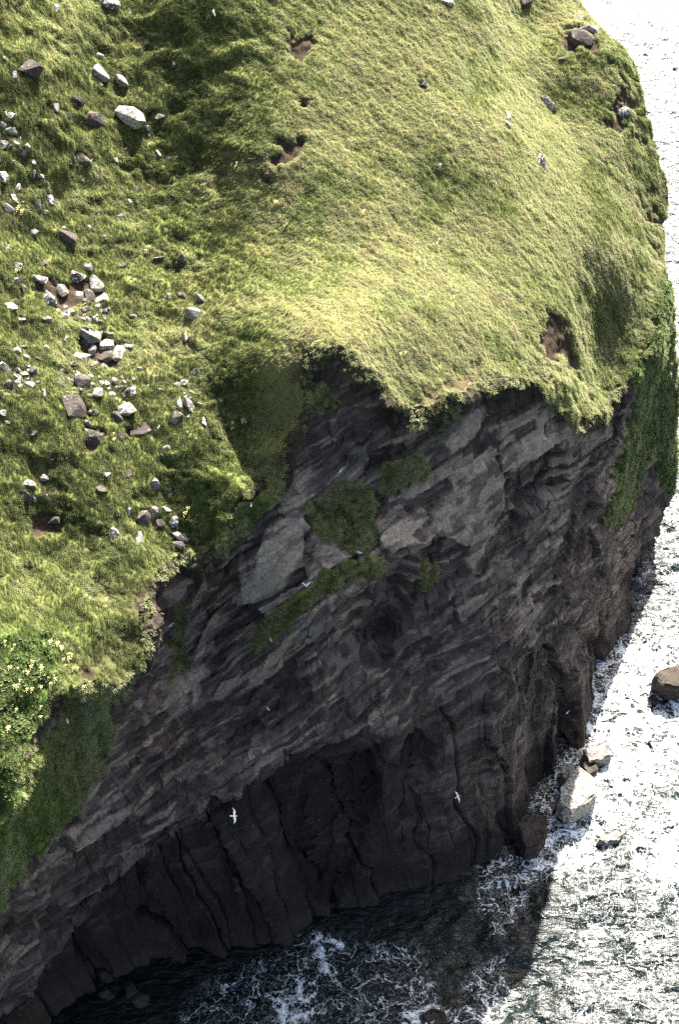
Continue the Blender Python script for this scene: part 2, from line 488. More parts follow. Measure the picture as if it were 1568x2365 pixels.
disp = np.where(is_grass, grass_disp, rock_disp)
X = X + N0 * disp[:, None]
XG = X.reshape(NQ, NP_, 3)
N1 = normals(XG)
U1, V1 = project(X)

# surface attributes (what the ground is made of)
n_big = fbm(p / 5.0, q / 5.0, oct=3, seed=120)
streak = fbm(along / 2.6, bedn / 0.32, oct=3, seed=121)
pale = np.clip(1.15 * slab_amt * (0.75 + 0.5 * fbm(along / 0.9, bed / 0.5, oct=3, seed=122)), 0, 1)
pale = np.maximum(pale, 0.70 * smooth(0.15, 0.5, streak + 0.45 * n_big) * (1 - 0.8 * below) * smooth(-6, 14, 60 * 0 + (zz - 4)))
band = np.array([(330, 1620), (420, 1560), (500, 1450), (640, 1330), (880, 1235), (1050, 1130), (1200, 1045), (1340, 985), (1420, 960)], float)
bd = np.abs(V - np.interp(U, band[:, 0], band[:, 1]))
in_band = smooth(110, 35, bd) * smooth(360, 430, U) * smooth(1420, 1340, U)
pale = np.maximum(pale, in_band * smooth(0.42, 0.75, 0.5 * c2 + 0.3 * c1 + 0.2 * c3 + 0.25 * fbm(p / 2, q / 2, oct=3, seed=131)) * (1 - wall_w))
wet = np.clip(wall_w * (0.35 + 0.55 * smooth(1000, 860, U)) + 0.25 * fbm(along / 1.5, zz / 9, oct=3, seed=123) * wall_w + smooth(5.5, 1.0, zz + 1.5 * n_big) * 0.8, 0, 1)  # wet rock, with the dimness under the overhang painted in as well
moss = np.clip(np.maximum(ledge, 0.9 * smooth(0.15, 0.5, fbm(p / 2.1, q / 2.1, oct=4, seed=124)) * smooth(7, 1, hg - hcn) * (1 - slab_amt)), 0, 1)
moss = np.maximum(moss, 0.95 * smooth(1.4, 0.2, hg - hcn + 0.9 * fbm(p / 0.9, q / 0.9, oct=3, seed=125)) * (~is_grass))
# water-washed brown band just above the sea
tide = smooth(3.0, 0.6, zz + 0.8 * n_big)
DRY_LIT = 0.12 + 0.88 * smooth(-0.25, 0.35, fbm(p / 3.0, q / 3.0, oct=4, seed=126) + 0.25 * fbm(p / 14, q / 14, oct=2, seed=127) + 0.38 * smooth(560, 720, U) * smooth(1480, 1300, U) - 0.25 * left)  # dry grass patches; sunlit spur and shaded left slope painted in too
lush = np.clip(0.8 * smooth(170, 80, U + 30 * fbm(p / 2, q / 2, oct=2, seed=129)) * smooth(1400, 1490, V) + leafy + smooth(0.25, 0.5, fbm(p / 4.5, q / 4.5, oct=3, seed=128)) * 0.25 * left, 0, 1)


# ------------------------------------------------------------------ materials
def new_mat(name, rough=0.9, spec=0.2):
    m = bpy.data.materials.new(name); m.use_nodes = True
    b = m.node_tree.nodes['Principled BSDF']
    b.inputs['Roughness'].default_value = rough
    b.inputs['Specular IOR Level'].default_value = spec
    return m, m.node_tree, b


def nd(t, kind, **kw):
    n = t.nodes.new(kind)
    for k, v in kw.items():
        if k in n.inputs: n.inputs[k].default_value = v
        else: setattr(n, k, v)
    return n


def attr(t, name, kind='GEOMETRY'):
    n = t.nodes.new('ShaderNodeAttribute'); n.attribute_name = name; n.attribute_type = kind
    return n.outputs['Fac']


def mixc(t, fac, a, b, blend='MIX'):
    n = t.nodes.new('ShaderNodeMix'); n.data_type = 'RGBA'; n.blend_type = blend
    for s, v in ((n.inputs[0], fac), (n.inputs[6], a), (n.inputs[7], b)):
        if isinstance(v, bpy.types.NodeSocket): t.links.new(v, s)
        elif isinstance(v, (int, float)): s.default_value = v
        else: s.default_value = (*v, 1)
    return n.outputs[2]


def math_n(t, op, a, b=0.5, clamp=False):
    n = t.nodes.new('ShaderNodeMath'); n.operation = op; n.use_clamp = clamp
    for s, v in ((n.inputs[0], a), (n.inputs[1], b)):
        if isinstance(v, bpy.types.NodeSocket): t.links.new(v, s)
        else: s.default_value = v
    return n.outputs[0]


def noise(t, scale, detail=4, rough=0.55, vec=None, dist=0.0):
    n = nd(t, 'ShaderNodeTexNoise', Scale=scale, Detail=detail, Roughness=rough, Distortion=dist)
    t.links.new(vec if vec is not None else coord(t), n.inputs['Vector'])
    return n.outputs['Fac']


def coord(t):
    if 'pos' not in t.nodes:
        g = t.nodes.new('ShaderNodeNewGeometry'); g.name = 'pos'
    return t.nodes['pos'].outputs['Position']


def objcoord(t):
    n = t.nodes.new('ShaderNodeTexCoord')
    return n.outputs['Object']


def ramp(t, fac, a, b):
    n = t.nodes.new('ShaderNodeMapRange'); n.interpolation_type = 'SMOOTHSTEP'
    n.inputs['From Min'].default_value = a; n.inputs['From Max'].default_value = b
    t.links.new(fac, n.inputs['Value'])
    return n.outputs[0]


def bump(t, b, h, strength, dist):
    n = nd(t, 'ShaderNodeBump', Strength=strength, Distance=dist)
    t.links.new(h, n.inputs['Height']); t.links.new(n.outputs[0], b.inputs['Normal'])


def ground_turf():
    m, t, b = new_mat('turf', 0.95, 0.1)
    n1, n2 = noise(t, 1.1, 5), noise(t, 6.0, 4)
    green = mixc(t, ramp(t, n1, 0.35, 0.65), (0.066, 0.082, 0.020), (0.120, 0.138, 0.040))
    c = mixc(t, math_n(t, 'MULTIPLY', attr(t, 'dry_lit'), ramp(t, n2, 0.3, 0.6)), green, (0.165, 0.140, 0.060))
    c = mixc(t, math_n(t, 'MULTIPLY', attr(t, 'lush'), 0.8), c, (0.052, 0.115, 0.016))
    so = mixc(t, ramp(t, n2, 0.35, 0.7), (0.026, 0.018, 0.012), (0.060, 0.044, 0.028))
    c = mixc(t, attr(t, 'soil'), c, so)
    t.links.new(c, b.inputs['Base Color'])
    bump(t, b, noise(t, 9.0, 5, 0.65), 0.8, 0.08)
    return m


def cliff_rock():
    m, t, b = new_mat('cliff_rock', 0.85, 0.25)
    n1, n2, n3 = noise(t, 0.9, 6, 0.6), noise(t, 4.5, 5, 0.65), noise(t, 14.0, 3)
    base = mixc(t, ramp(t, n1, 0.32, 0.68), (0.052, 0.038, 0.029), (0.128, 0.100, 0.082))
    base = mixc(t, ramp(t, n3, 0.62, 0.75), base, (0.22, 0.18, 0.145))
    pal = mixc(t, ramp(t, n2, 0.3, 0.7), (0.28, 0.235, 0.165), (0.56, 0.485, 0.355))
    cs = t.nodes.new('ShaderNodeCombineXYZ')
    t.links.new(math_n(t, 'MULTIPLY', attr(t, 'along'), 0.35), cs.inputs[0]); t.links.new(math_n(t, 'MULTIPLY', attr(t, 'bed'), 3.4), cs.inputs[1])
    st = noise(t, 1.0, 5, 0.65, cs.outputs[0], 0.4)
    base = mixc(t, math_n(t, 'MULTIPLY', ramp(t, st, 0.52, 0.72), 0.6), base, (0.24, 0.20, 0.165))
    base = mixc(t, math_n(t, 'MULTIPLY', ramp(t, st, 0.46, 0.30), 0.6), base, (0.036, 0.027, 0.020))
    c = mixc(t, attr(t, 'pale'), base, pal)
    c = mixc(t, math_n(t, 'MULTIPLY', attr(t, 'wet'), 0.92), c, (0.019, 0.0145, 0.011))  # near-black for both wet rock and painted overhang shade
    c = mixc(t, math_n(t, 'MULTIPLY', attr(t, 'tide'), 0.6), c, (0.055, 0.040, 0.027))
    tn = attr(t, 'tone')
    c = mixc(t, math_n(t, 'MULTIPLY', ramp(t, tn, 0.55, 0.15), 0.65), c, (0.030, 0.023, 0.018))
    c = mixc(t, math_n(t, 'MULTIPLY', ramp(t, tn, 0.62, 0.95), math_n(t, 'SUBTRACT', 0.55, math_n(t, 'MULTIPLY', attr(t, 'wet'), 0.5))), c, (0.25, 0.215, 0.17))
    c = mixc(t, math_n(t, 'MULTIPLY', ramp(t, noise(t, 5.5, 3, 0.5), 0.68, 0.74), 0.55), c, (0.45, 0.43, 0.40))
    ms = mixc(t, ramp(t, n2, 0.35, 0.65), (0.050, 0.080, 0.016), (0.095, 0.095, 0.030))
    c = mixc(t, math_n(t, 'MULTIPLY', attr(t, 'moss'), ramp(t, n2, 0.25, 0.5)), c, ms)
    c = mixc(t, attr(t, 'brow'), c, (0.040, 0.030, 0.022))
    c = mixc(t, 1.0, c, (0.80, 0.745, 0.76), 'MULTIPLY')
    t.links.new(c, b.inputs['Base Color'])
    cx = t.nodes.new('ShaderNodeCombineXYZ')
    t.links.new(math_n(t, 'MULTIPLY', attr(t, 'along'), 0.55), cx.inputs[0]); t.links.new(math_n(t, 'MULTIPLY', attr(t, 'bed'), 2.6), cx.inputs[1])
    h = math_n(t, 'ADD', math_n(t, 'MULTIPLY', noise(t, 1.0, 6, 0.6, cx.outputs[0]), math_n(t, 'SUBTRACT', 1.0, math_n(t, 'MULTIPLY', attr(t, 'wet'), 0.7))), math_n(t, 'MULTIPLY', noise(t, 3.5, 6, 0.65), 0.45))
    bump(t, b, h, 0.7, 0.28)
    return m


M_TURF, M_CLIFF = ground_turf(), cliff_rock()

# ------------------------------------------------------------------ split the relief into turf, wall, slabs and ledges
keep_v = (X[:, 2] > -2.5)
idx = np.arange(NP_ * NQ).reshape(NQ, NP_)
F = np.stack([idx[:-1, :-1], idx[:-1, 1:], idx[1:, 1:], idx[1:, :-1]], -1).reshape(-1, 4)
F = F[keep_v[F].any(1)]
vcat = np.where(is_grass, 0, 1)
vcat = np.where((slab_id >= 0), 100 + slab_id, vcat)
vcat = np.where((ledge_id >= 0) & (slab_id < 0) & ~is_grass, 200 + ledge_id, vcat)
fcat = vcat[F[:, 0]]
ATTRS = dict(dry_lit=DRY_LIT, lush=lush, soil=soil, pale=pale, wet=wet, moss=moss, tide=tide, brow=brow, bed=bedn, along=along, tone=tone)


def mesh_from(name, faces, mat, attrs, parent=None):
    used, inv = np.unique(faces, return_inverse=True)
    inv = inv.reshape(faces.shape)
    me = bpy.data.meshes.new(name)
    me.vertices.add(len(used)); me.loops.add(inv.size); me.polygons.add(len(faces))
    me.vertices.foreach_set('co', X[used].astype(np.float32).ravel())
    me.loops.foreach_set('vertex_index', inv.astype(np.int32).ravel())
    me.polygons.foreach_set('loop_start', np.arange(0, inv.size, 4, dtype=np.int32))
    me.polygons.foreach_set('use_smooth', np.full(len(faces), mat is M_TURF))
    me.update(calc_edges=True)
    for a in attrs:
        at = me.attributes.new(a, 'FLOAT', 'POINT')
        at.data.foreach_set('value', ATTRS[a][used].astype(np.float32))
    me.materials.append(mat)
    o = bpy.data.objects.new(name, me); COL.objects.link(o)
    if parent: o.parent = parent
    return o


def tag(o, label=None, cat=None, group=None, kind=None):
    if label: o['label'] = label
    if cat: o['category'] = cat
    if group: o['group'] = group
    if kind: o['kind'] = kind
    return o


GA, RA = ('dry_lit', 'lush', 'soil'), ('pale', 'wet', 'moss', 'tide', 'brow', 'bed', 'along', 'tone')
hillside = tag(mesh_from('hillside', F[fcat == 0], M_TURF, GA), 'steep grassy headland slope above the sea cliff', 'slope', kind='structure')
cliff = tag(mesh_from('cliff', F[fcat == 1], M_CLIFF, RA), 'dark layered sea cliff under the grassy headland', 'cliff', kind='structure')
for k in range(len(SLABS)):
    f = F[fcat == 100 + k]
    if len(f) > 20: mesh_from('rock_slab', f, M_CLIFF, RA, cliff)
for k in range(len(LEDGES) + len(LEAFY)):
    f = F[fcat == 200 + k]
    if len(f) > 20: mesh_from('grass_ledge', f, M_TURF, GA, cliff)

# ------------------------------------------------------------------ sea
def sea():
    xa = axis(-32, 62, 0.22, -2500, 3500, 1.22) if False else None
    def ax(lo, hi, st, glo, ghi):
        a = list(np.arange(lo, hi, st)); s = st; x = a[-1]
        while x < ghi: s *= 1.25; x += s; a.append(x)
        s = st; x = a[0]; b = []
        while x > glo: s *= 1.25; x -= s; b.append(x)
        return np.array(b[::-1] + a)
    xa = ax(-28, 66, 0.24, -2500, 3500); ya = ax(48, 235, 0.30, -2500, 6000)
    SX, SY = np.meshgrid(xa, ya)
    x, y = SX.ravel(), SY.ravel()
    u, v = project(np.stack([x, y, 0 * x], 1))
    win = smooth(-60, -26, x) * smooth(110, 64, x) * smooth(20, 48, y) * smooth(300, 232, y)
    calm = 1 - 0.55 * smooth(1250, 1000, u) * smooth(1900, 2000, v)
    wr = 1.2 * fbm(x / 5, y / 5, oct=2, seed=140)
    z = 0.45 * fbm(x / 5.5 + 0.3 * wr, y / 2.6 + 0.3 * wr, oct=2, seed=141)
    z += 0.42 * (0.5 - np.abs(fbm((x + 0.25 * y) / 2.6, (y - 0.2 * x) / 1.05, oct=2, seed=142)))
    z += 0.20 * fbm((x - 0.3 * y) / 1.1, y / 0.55, oct=2, seed=143)
    z *= win * calm
    z -= 0.05
    near = np.full(x.shape, 1e9)
    # foam is thick along the right-hand rocks, laced in the cove
    foam = np.zeros(x.shape)
    def zone(poly, amt, soft):
        nonlocal foam
        foam = np.maximum(foam, amt * smooth(-soft, soft, sdf_poly(u + 25 * fbm(x / 4, y / 4, oct=3, seed=145), v + 25 * fbm(x / 4, y / 4, oct=3, seed=146), poly)))
    zone([(1360, 1480), (1480, 1420), (1640, 1480), (1640, 1760), (1560, 1800), (1420, 1960), (1300, 1960), (1240, 1900), (1300, 1700)], 0.36, 60)
    zone([(1240, 1900), (1330, 1900), (1450, 1960), (1380, 2010), (1260, 2030), (1190, 2000)], 0.36, 30)
    zone([(1450, 1900), (1640, 1800), (1640, 2000), (1500, 2080)], 0.45, 60)
    zone([(1300, -60), (1700, -60), (1700, 1500), (1440, 1500)], 0.14, 60)  # thin foam on open water, sun glint painted in with it
    zone([(1290, 1960), (1700, 1760), (1700, 2450), (1290, 2450)], 0.13, 60)  # part foam, part painted glitter of the sun
    zone([(480, 2260), (640, 2190), (700, 2150), (960, 2160), (1010, 2260), (1050, 2400), (380, 2400)], 0.155, 40)
    zone([(722, 2170), (740, 2165), (745, 2200), (772, 2238), (765, 2252), (740, 2245), (728, 2215)], 0.62, 16)
    zone([(752, 2172), (800, 2178), (798, 2184), (755, 2180)], 0.9, 4)
    zone([(1080, 2010), (1180, 1960), (1240, 2020), (1230, 2120), (1130, 2180), (1090, 2100)], 0.20, 40)
    zone([(940, 2345), (1000, 2310), (1060, 2330), (1070, 2400), (900, 2400)], 0.42, 25)
    zone([(620, 2310), (700, 2250), (720, 2290), (700, 2380), (620, 2400)], 0.40, 25)
    zone([(1080, 2250), (1180, 2200), (1200, 2300), (1130, 2380), (1060, 2360)], 0.22, 40)
    z += 0.12 * foam * win
    me = bpy.data.meshes.new('sea')
    ny, nx = SX.shape
    ii = np.arange(nx * ny).reshape(ny, nx)
    f = np.stack([ii[:-1, :-1], ii[:-1, 1:], ii[1:, 1:], ii[1:, :-1]], -1).reshape(-1, 4)
    me.vertices.add(len(x)); me.loops.add(f.size); me.polygons.add(len(f))
    me.vertices.foreach_set('co', np.stack([x, y, z], 1).astype(np.float32).ravel())
    me.loops.foreach_set('vertex_index', f.astype(np.int32).ravel())
    me.polygons.foreach_set('loop_start', np.arange(0, f.size, 4, dtype=np.int32))
    me.polygons.foreach_set('use_smooth', np.ones(len(f), bool))
    me.update(calc_edges=True)
    a = me.attributes.new('foam', 'FLOAT', 'POINT'); a.data.foreach_set('value', foam.astype(np.float32))
    m, t, b = new_mat('sea_water', 0.12, 0.5)
    b.inputs['IOR'].default_value = 1.33
    deep = mixc(t, noise(t, 0.12, 3), (0.003, 0.0048, 0.0042), (0.005, 0.011, 0.010))
    # lace of foam: ridges of warped noise, more of them where there is more foam
    fo = attr(t, 'foam')
    def strands(scale, det, rough, dist, wid):
        ns = nd(t, 'ShaderNodeTexNoise', Scale=scale, Detail=det, Roughness=rough, Distortion=dist); t.links.new(coord(t), ns.inputs['Vector'])
        rid = math_n(t, 'ABSOLUTE', math_n(t, 'SUBTRACT', ns.outputs['Fac'], 0.5))
        # the more foam, the wider the strand
        w = math_n(t, 'ADD', math_n(t, 'MULTIPLY', math_n(t, 'MULTIPLY', fo, fo), wid), 0.0005)
        return math_n(t, 'SUBTRACT', 1.25, math_n(t, 'DIVIDE', rid, w), True)
    big, small = strands(0.42, 7.0, 0.60, 0.5, 0.34), strands(1.5, 6.0, 0.62, 0.4, 0.22)
    grain = ramp(t, noise(t, 5.0, 4, 0.6), 0.30, 0.55)
    k = math_n(t, 'MULTIPLY', math_n(t, 'MAXIMUM', big, math_n(t, 'MULTIPLY', small, 0.8)), math_n(t, 'MAXIMUM', grain, ramp(t, fo, 0.6, 0.95)))
    k2 = math_n(t, 'MULTIPLY', k, ramp(t, fo, 0.02, 0.15))
    c = mixc(t, k2, deep, (0.78, 0.82, 0.82))
    t.links.new(c, b.inputs['Base Color'])
    rr = nd(t, 'ShaderNodeMapRange'); rr.inputs['To Min'].default_value = 0.29; rr.inputs['To Max'].default_value = 0.8
    t.links.new(k2, rr.inputs['Value']); t.links.new(rr.outputs[0], b.inputs['Roughness'])
    mp = nd(t, 'ShaderNodeMapping'); mp.inputs['Scale'].default_value = (0.8, 1.7, 1.0); mp.inputs['Rotation'].default_value = (0, 0, 0.2)
    t.links.new(coord(t), mp.inputs['Vector'])
    bump(t, b, noise(t, 1.1, 4, 0.55, mp.outputs[0], 0.8), 0.9, 0.35)
    me.materials.append(m)
    o = bpy.data.objects.new('sea', me); COL.objects.link(o)
    tag(o, 'glittering sea with white foam round the rocks', 'sea', kind='structure')
    return o


sea_o = sea()


# ------------------------------------------------------------------ grass, as fine tufts standing on the turf
def in_view(u, v, m=70):
    return (u > -m) & (u < IMG_W + m) & (v > -m) & (v < IMG_H + m)


def blade_template(name, mat, n, lo, hi, wid, lean, seed, leaf=False):
    r = random.Random(seed)
    verts, faces = [], []
    for i in range(n):
        a = r.uniform(0, 2 * math.pi); rad = r.uniform(0, 0.11)
        bx, by = rad * math.cos(a), rad * math.sin(a)
        L = r.uniform(lo, hi); w = wid * r.uniform(0.7, 1.3)
        dx, dy = lean + 0.55 * math.cos(a) * r.random(), 0.55 * math.sin(a) * r.random()
        sx, sy = -math.sin(a + 0.5), math.cos(a + 0.5)
        k = len(verts)
        mids = ((0.0, 0.0, 1.0), (0.30, 0.55, 1.0 if not leaf else 1.8), (0.95, 0.82, 0.08))
        for f, hgt, ww in mids:
            cx, cy, cz = bx + dx * L * f, by + dy * L * f, L * hgt
            verts += [(cx - sx * w * ww, cy - sy * w * ww, cz), (cx + sx * w * ww, cy + sy * w * ww, cz)]
        faces += [(k, k + 1, k + 3, k + 2), (k + 2, k + 3, k + 5, k + 4)]
    me = bpy.data.meshes.new(name); me.from_pydata(verts, [], faces); me.materials.append(mat)
    me.polygons.foreach_set('use_smooth', [True] * len(faces))
    return bpy.data.objects.new(name, me)


def blade_mat(name, cols):
    m, t, b = new_mat(name, 0.7, 0.25)
    tint = attr(t, 'tint', 'INSTANCER')
    cr = t.nodes.new('ShaderNodeValToRGB')
    e = cr.color_ramp.elements
    e[0].position, e[1].position = 0.0, 1.0
    e[0].color, e[1].color = (*cols[0], 1), (*cols[-1], 1)
    for i, c in enumerate(cols[1:-1]):
        x = e.new((i + 1) / (len(cols) - 1)); x.color = (*c, 1)
    t.links.new(tint, cr.inputs[0])
    t.links.new(cr.outputs[0], b.inputs['Base Color'])
    # thin blades let some sun through
    tr = t.nodes.new('ShaderNodeBsdfTranslucent'); t.links.new(cr.outputs[0], tr.inputs[0])
    mx = t.nodes.new('ShaderNodeMixShader'); mx.inputs[0].default_value = 0.45
    out = t.nodes['Material Output']
    t.links.new(b.outputs[0], mx.inputs[1]); t.links.new(tr.outputs[0], mx.inputs[2]); t.links.new(mx.outputs[0], out.inputs[0])
    return m


def scatter(name, label, cat, tpl, pts, nrm, lean, size, tint):
    """Tufts on given points; every tuft leans along the given direction."""
    zax = nrm * 0.6 + np.array([0, 0, 0.4]); zax /= np.linalg.norm(zax, axis=1, keepdims=True)
    xax = lean - zax * (lean * zax).sum(1, keepdims=True); xax /= np.linalg.norm(xax, axis=1, keepdims=True) + 1e-9
    yax = np.cross(zax, xax)
    eul = np.stack([np.arctan2(yax[:, 2], zax[:, 2]), np.arcsin(np.clip(-xax[:, 2], -1, 1)), np.arctan2(xax[:, 1], xax[:, 0])], 1)
    me = bpy.data.meshes.new(name)
    me.vertices.add(len(pts)); me.vertices.foreach_set('co', pts.astype(np.float32).ravel())
    a = me.attributes.new('rot', 'FLOAT_VECTOR', 'POINT'); a.data.foreach_set('vector', eul.astype(np.float32).ravel())
    a = me.attributes.new('size', 'FLOAT', 'POINT'); a.data.foreach_set('value', size.astype(np.float32))
    a = me.attributes.new('tint', 'FLOAT', 'POINT'); a.data.foreach_set('value', tint.astype(np.float32))
    o = bpy.data.objects.new(name, me); COL.objects.link(o)
    g = bpy.data.node_groups.new(name + '_nodes', 'GeometryNodeTree')
    g.interface.new_socket('Geometry', in_out='INPUT', socket_type='NodeSocketGeometry')
    g.interface.new_socket('Geometry', in_out='OUTPUT', socket_type='NodeSocketGeometry')
    gi, go = g.nodes.new('NodeGroupInput'), g.nodes.new('NodeGroupOutput')
    mp = g.nodes.new('GeometryNodeMeshToPoints')
    ip = g.nodes.new('GeometryNodeInstanceOnPoints')
    oi = g.nodes.new('GeometryNodeObjectInfo'); oi.inputs['Object'].default_value = tpl; oi.inputs['As Instance'].default_value = True
    ra = g.nodes.new('GeometryNodeInputNamedAttribute'); ra.data_type = 'FLOAT_VECTOR'; ra.inputs['Name'].default_value = 'rot'
    sa = g.nodes.new('GeometryNodeInputNamedAttribute'); sa.data_type = 'FLOAT'; sa.inputs['Name'].default_value = 'size'
    er = g.nodes.new('FunctionNodeEulerToRotation')
    L = g.links.new
    L(gi.outputs[0], mp.inputs[0]); L(mp.outputs[0], ip.inputs['Points']); L(oi.outputs['Geometry'], ip.inputs['Instance'])
    L(ra.outputs['Attribute'], er.inputs[0]); L(er.outputs[0], ip.inputs['Rotation']); L(sa.outputs['Attribute'], ip.inputs['Scale'])
    L(ip.outputs[0], go.inputs[0])
    md = o.modifiers.new('scatter', 'NODES'); md.node_group = g
    tag(o, label, cat, kind='stuff')
    return o


def pick(mask, per_m2, cap):
    """Random vertices of the fine grid inside mask, jittered."""
    c = np.nonzero(mask)[0]
    n = min(cap, int(len(c) * FINE * FINE * 1.4 * per_m2))
    s = RNG.choice(c, n, replace=n > len(c))
    j = (RNG.random((n, 2)) - 0.5) * FINE
    return s, X[s] + j[:, :1] * P + j[:, 1:] * Q * 0.7


fine_cell = np.zeros((NQ, NP_), bool)
fine_cell[1:-1, 1:-1] = (np.diff(qa)[1:, None] < FINE * 1.3) & (np.diff(pa)[None, 1:] < FINE * 1.3)
fine_cell = fine_cell.ravel()
vis = in_view(U1, V1) & fine_cell
DOWN = np.array([0.62, -0.55, -0.56])
M_BLADE = blade_mat('grass_blades', [(0.062, 0.074, 0.022), (0.125, 0.142, 0.046), (0.258, 0.288, 0.125), (0.340, 0.352, 0.188), (0.26, 0.215, 0.11)])
tpl_g = blade_template('grass_tuft_shape', M_BLADE, 12, 0.06, 0.16, 0.013, 1.1, 3)
s, pt = pick(vis & is_grass & (soil + 0.25 * fbm(p / 0.5, q / 0.5, oct=2, seed=161) < 0.62), 46, 230000)
nb = fbm(pt[:, 0] / 0.9, pt[:, 1] / 0.9, oct=3, seed=150)
tint = np.clip(0.26 + 0.40 * DRY_LIT[s] + 0.35 * nb + 0.12 * RNG.standard_normal(len(s)) - 0.20 * lush[s] + left[s] * (0.32 * fbm(pt[:, 0] / 3.2, pt[:, 1] / 3.2, oct=3, seed=155) - 0.17), 0, 1)  # left slope: olive grass, with gully shade painted into the lower tint
lean = DOWN + 0.55 * np.stack([fbm(pt[:, 0] / 2, pt[:, 1] / 2, oct=2, seed=151), fbm(pt[:, 0] / 2, pt[:, 1] / 2, oct=2, seed=152), 0 * nb], 1) + 0.25 * RNG.standard_normal((len(s), 3))
scatter('grass', 'fine wind-combed green and straw grass covering the headland', 'grass', tpl_g, pt, N1[s], lean,
        np.clip(0.85 + 0.4 * nb + 0.22 * RNG.standard_normal(len(s)), 0.4, 1.7), tint)
s, pt = pick(vis & ~is_grass & ((moss + 0.3 * fbm(p / 0.7, q / 0.7, oct=2, seed=160)) > 0.55) & (slab_amt < 0.3), 26, 26000)
nb = fbm(pt[:, 0] / 0.9, pt[:, 1] / 0.9, oct=3, seed=153)
scatter('cliff_grass', 'tufts of dark green grass growing on the cliff ledges', 'grass', tpl_g, pt, N1[s], DOWN + 0.3 * RNG.standard_normal((len(s), 3)),
        np.clip(1.35 + 0.6 * nb + 0.3 * RNG.standard_normal(len(s)), 0.4, 2.4), np.clip(0.45 + 0.5 * nb + 0.1 * RNG.standard_normal(len(s)), 0, 1))
M_LEAF = blade_mat('leaves', [(0.040, 0.075, 0.022), (0.075, 0.125, 0.038), (0.12, 0.175, 0.06), (0.18, 0.22, 0.09)])
tpl_l = blade_template('leaf_clump_shape', M_LEAF, 14, 0.14, 0.30, 0.035, 0.25, 5, True)
s, pt = pick(vis & (leafy * lush > 0.35) | (vis & is_grass & (lush > 0.75)), 22, 30000)
nb = fbm(pt[:, 0] / 0.7, pt[:, 1] / 0.7, oct=3, seed=154)
scatter('leafy_plants', 'lush broad-leaved green plants on the steep flanks of the headland', 'plants', tpl_l, pt, N1[s], DOWN + 0.6 * RNG.standard_normal((len(s), 3)),
        np.clip(0.62 + 0.5 * nb + 0.2 * RNG.standard_normal(len(s)), 0.25, 1.3), np.clip(0.62 + 0.7 * nb + 0.1 * RNG.standard_normal(len(s)), 0, 1))

# ------------------------------------------------------------------ things that lie on the ground: pixel -> surface
dep_g = hillside.evaluated_get(bpy.context.evaluated_depsgraph_get())
_terr = []
for o in [hillside, cliff] + list(cliff.children):
    me = o.data
    co = np.empty(len(me.vertices) * 3, np.float32); me.vertices.foreach_get('co', co)
    vi = np.empty(len(me.polygons) * 4, np.int32); me.loops.foreach_get('vertex_index', vi)
    _terr.append((co.reshape(-1, 3), vi.reshape(-1, 4)))
# visible hits through a depth buffer over the frame (cheaper than a tree over a million faces)
_G = 3.0
gw, gh = int(IMG_W / _G) + 2, int(IMG_H / _G) + 2
zb = np.full(gw * gh, 1e9); zi = np.full(gw * gh, -1)
m_ = in_view(U1, V1, 0) & keep_v
ids = np.nonzero(m_)[0]
cell = (V1[ids] / _G).astype(int) * gw + (U1[ids] / _G).astype(int)
dpt = (X[ids] - CAMP) @ FWD
order = np.argsort(-dpt)
zi[cell[order]] = ids[order]            # nearest written last


def surface(u, v):
    u = min(max(u, 2), IMG_W - 3); v = min(max(v, 2), IMG_H - 3)
    cu, cv = int(u / _G), int(v / _G)
    for r in range(0, 6):
        best, bd = -1, 1e9
        for dy in range(-r, r + 1):
            for dx in range(-r, r + 1):
                x_, y_ = cu + dx, cv + dy
                if 0 <= x_ < gw and 0 <= y_ < gh:
                    i = zi[y_ * gw + x_]
                    if i >= 0 and dx * dx + dy * dy < bd: best, bd = i, dx * dx + dy * dy
        if best >= 0:
            return X[best], N1[best], float((X[best] - CAMP) @ FWD)
    return None


# ------------------------------------------------------------------ rocks
def rock_mat(name, dark, light, lichen, amt):
    m, t, b = new_mat(name, 0.9, 0.2)
    oc = objcoord(t)
    oi = t.nodes.new('ShaderNodeObjectInfo')
    ad = t.nodes.new('ShaderNodeVectorMath'); ad.operation = 'ADD'
    sc = t.nodes.new('ShaderNodeVectorMath'); sc.operation = 'SCALE'; sc.inputs['Scale'].default_value = 40
    cb = t.nodes.new('ShaderNodeCombineXYZ')
    for i in range(3): t.links.new(oi.outputs['Random'], cb.inputs[i])
    t.links.new(cb.outputs[0], sc.inputs[0]); t.links.new(oc, ad.inputs[0]); t.links.new(sc.outputs[0], ad.inputs[1])
    v = ad.outputs[0]
    n1, n2 = noise(t, 1.6, 6, 0.65, v), noise(t, 5.0, 4, 0.6, v)
    c = mixc(t, ramp(t, n1, 0.3, 0.7), dark, light)
    c = mixc(t, ramp(t, n2, 0.62 - amt * 0.3, 0.70 - amt * 0.3), c, lichen)
    c = mixc(t, math_n(t, 'MULTIPLY', ramp(t, noise(t, 3.3, 5, 0.7, v), 0.60, 0.72), 0.7), c, (0.035, 0.032, 0.022))
    t.links.new(c, b.inputs['Base Color'])
    bump(t, b, noise(t, 4.0, 6, 0.65, v), 0.7, 0.12)
    return m


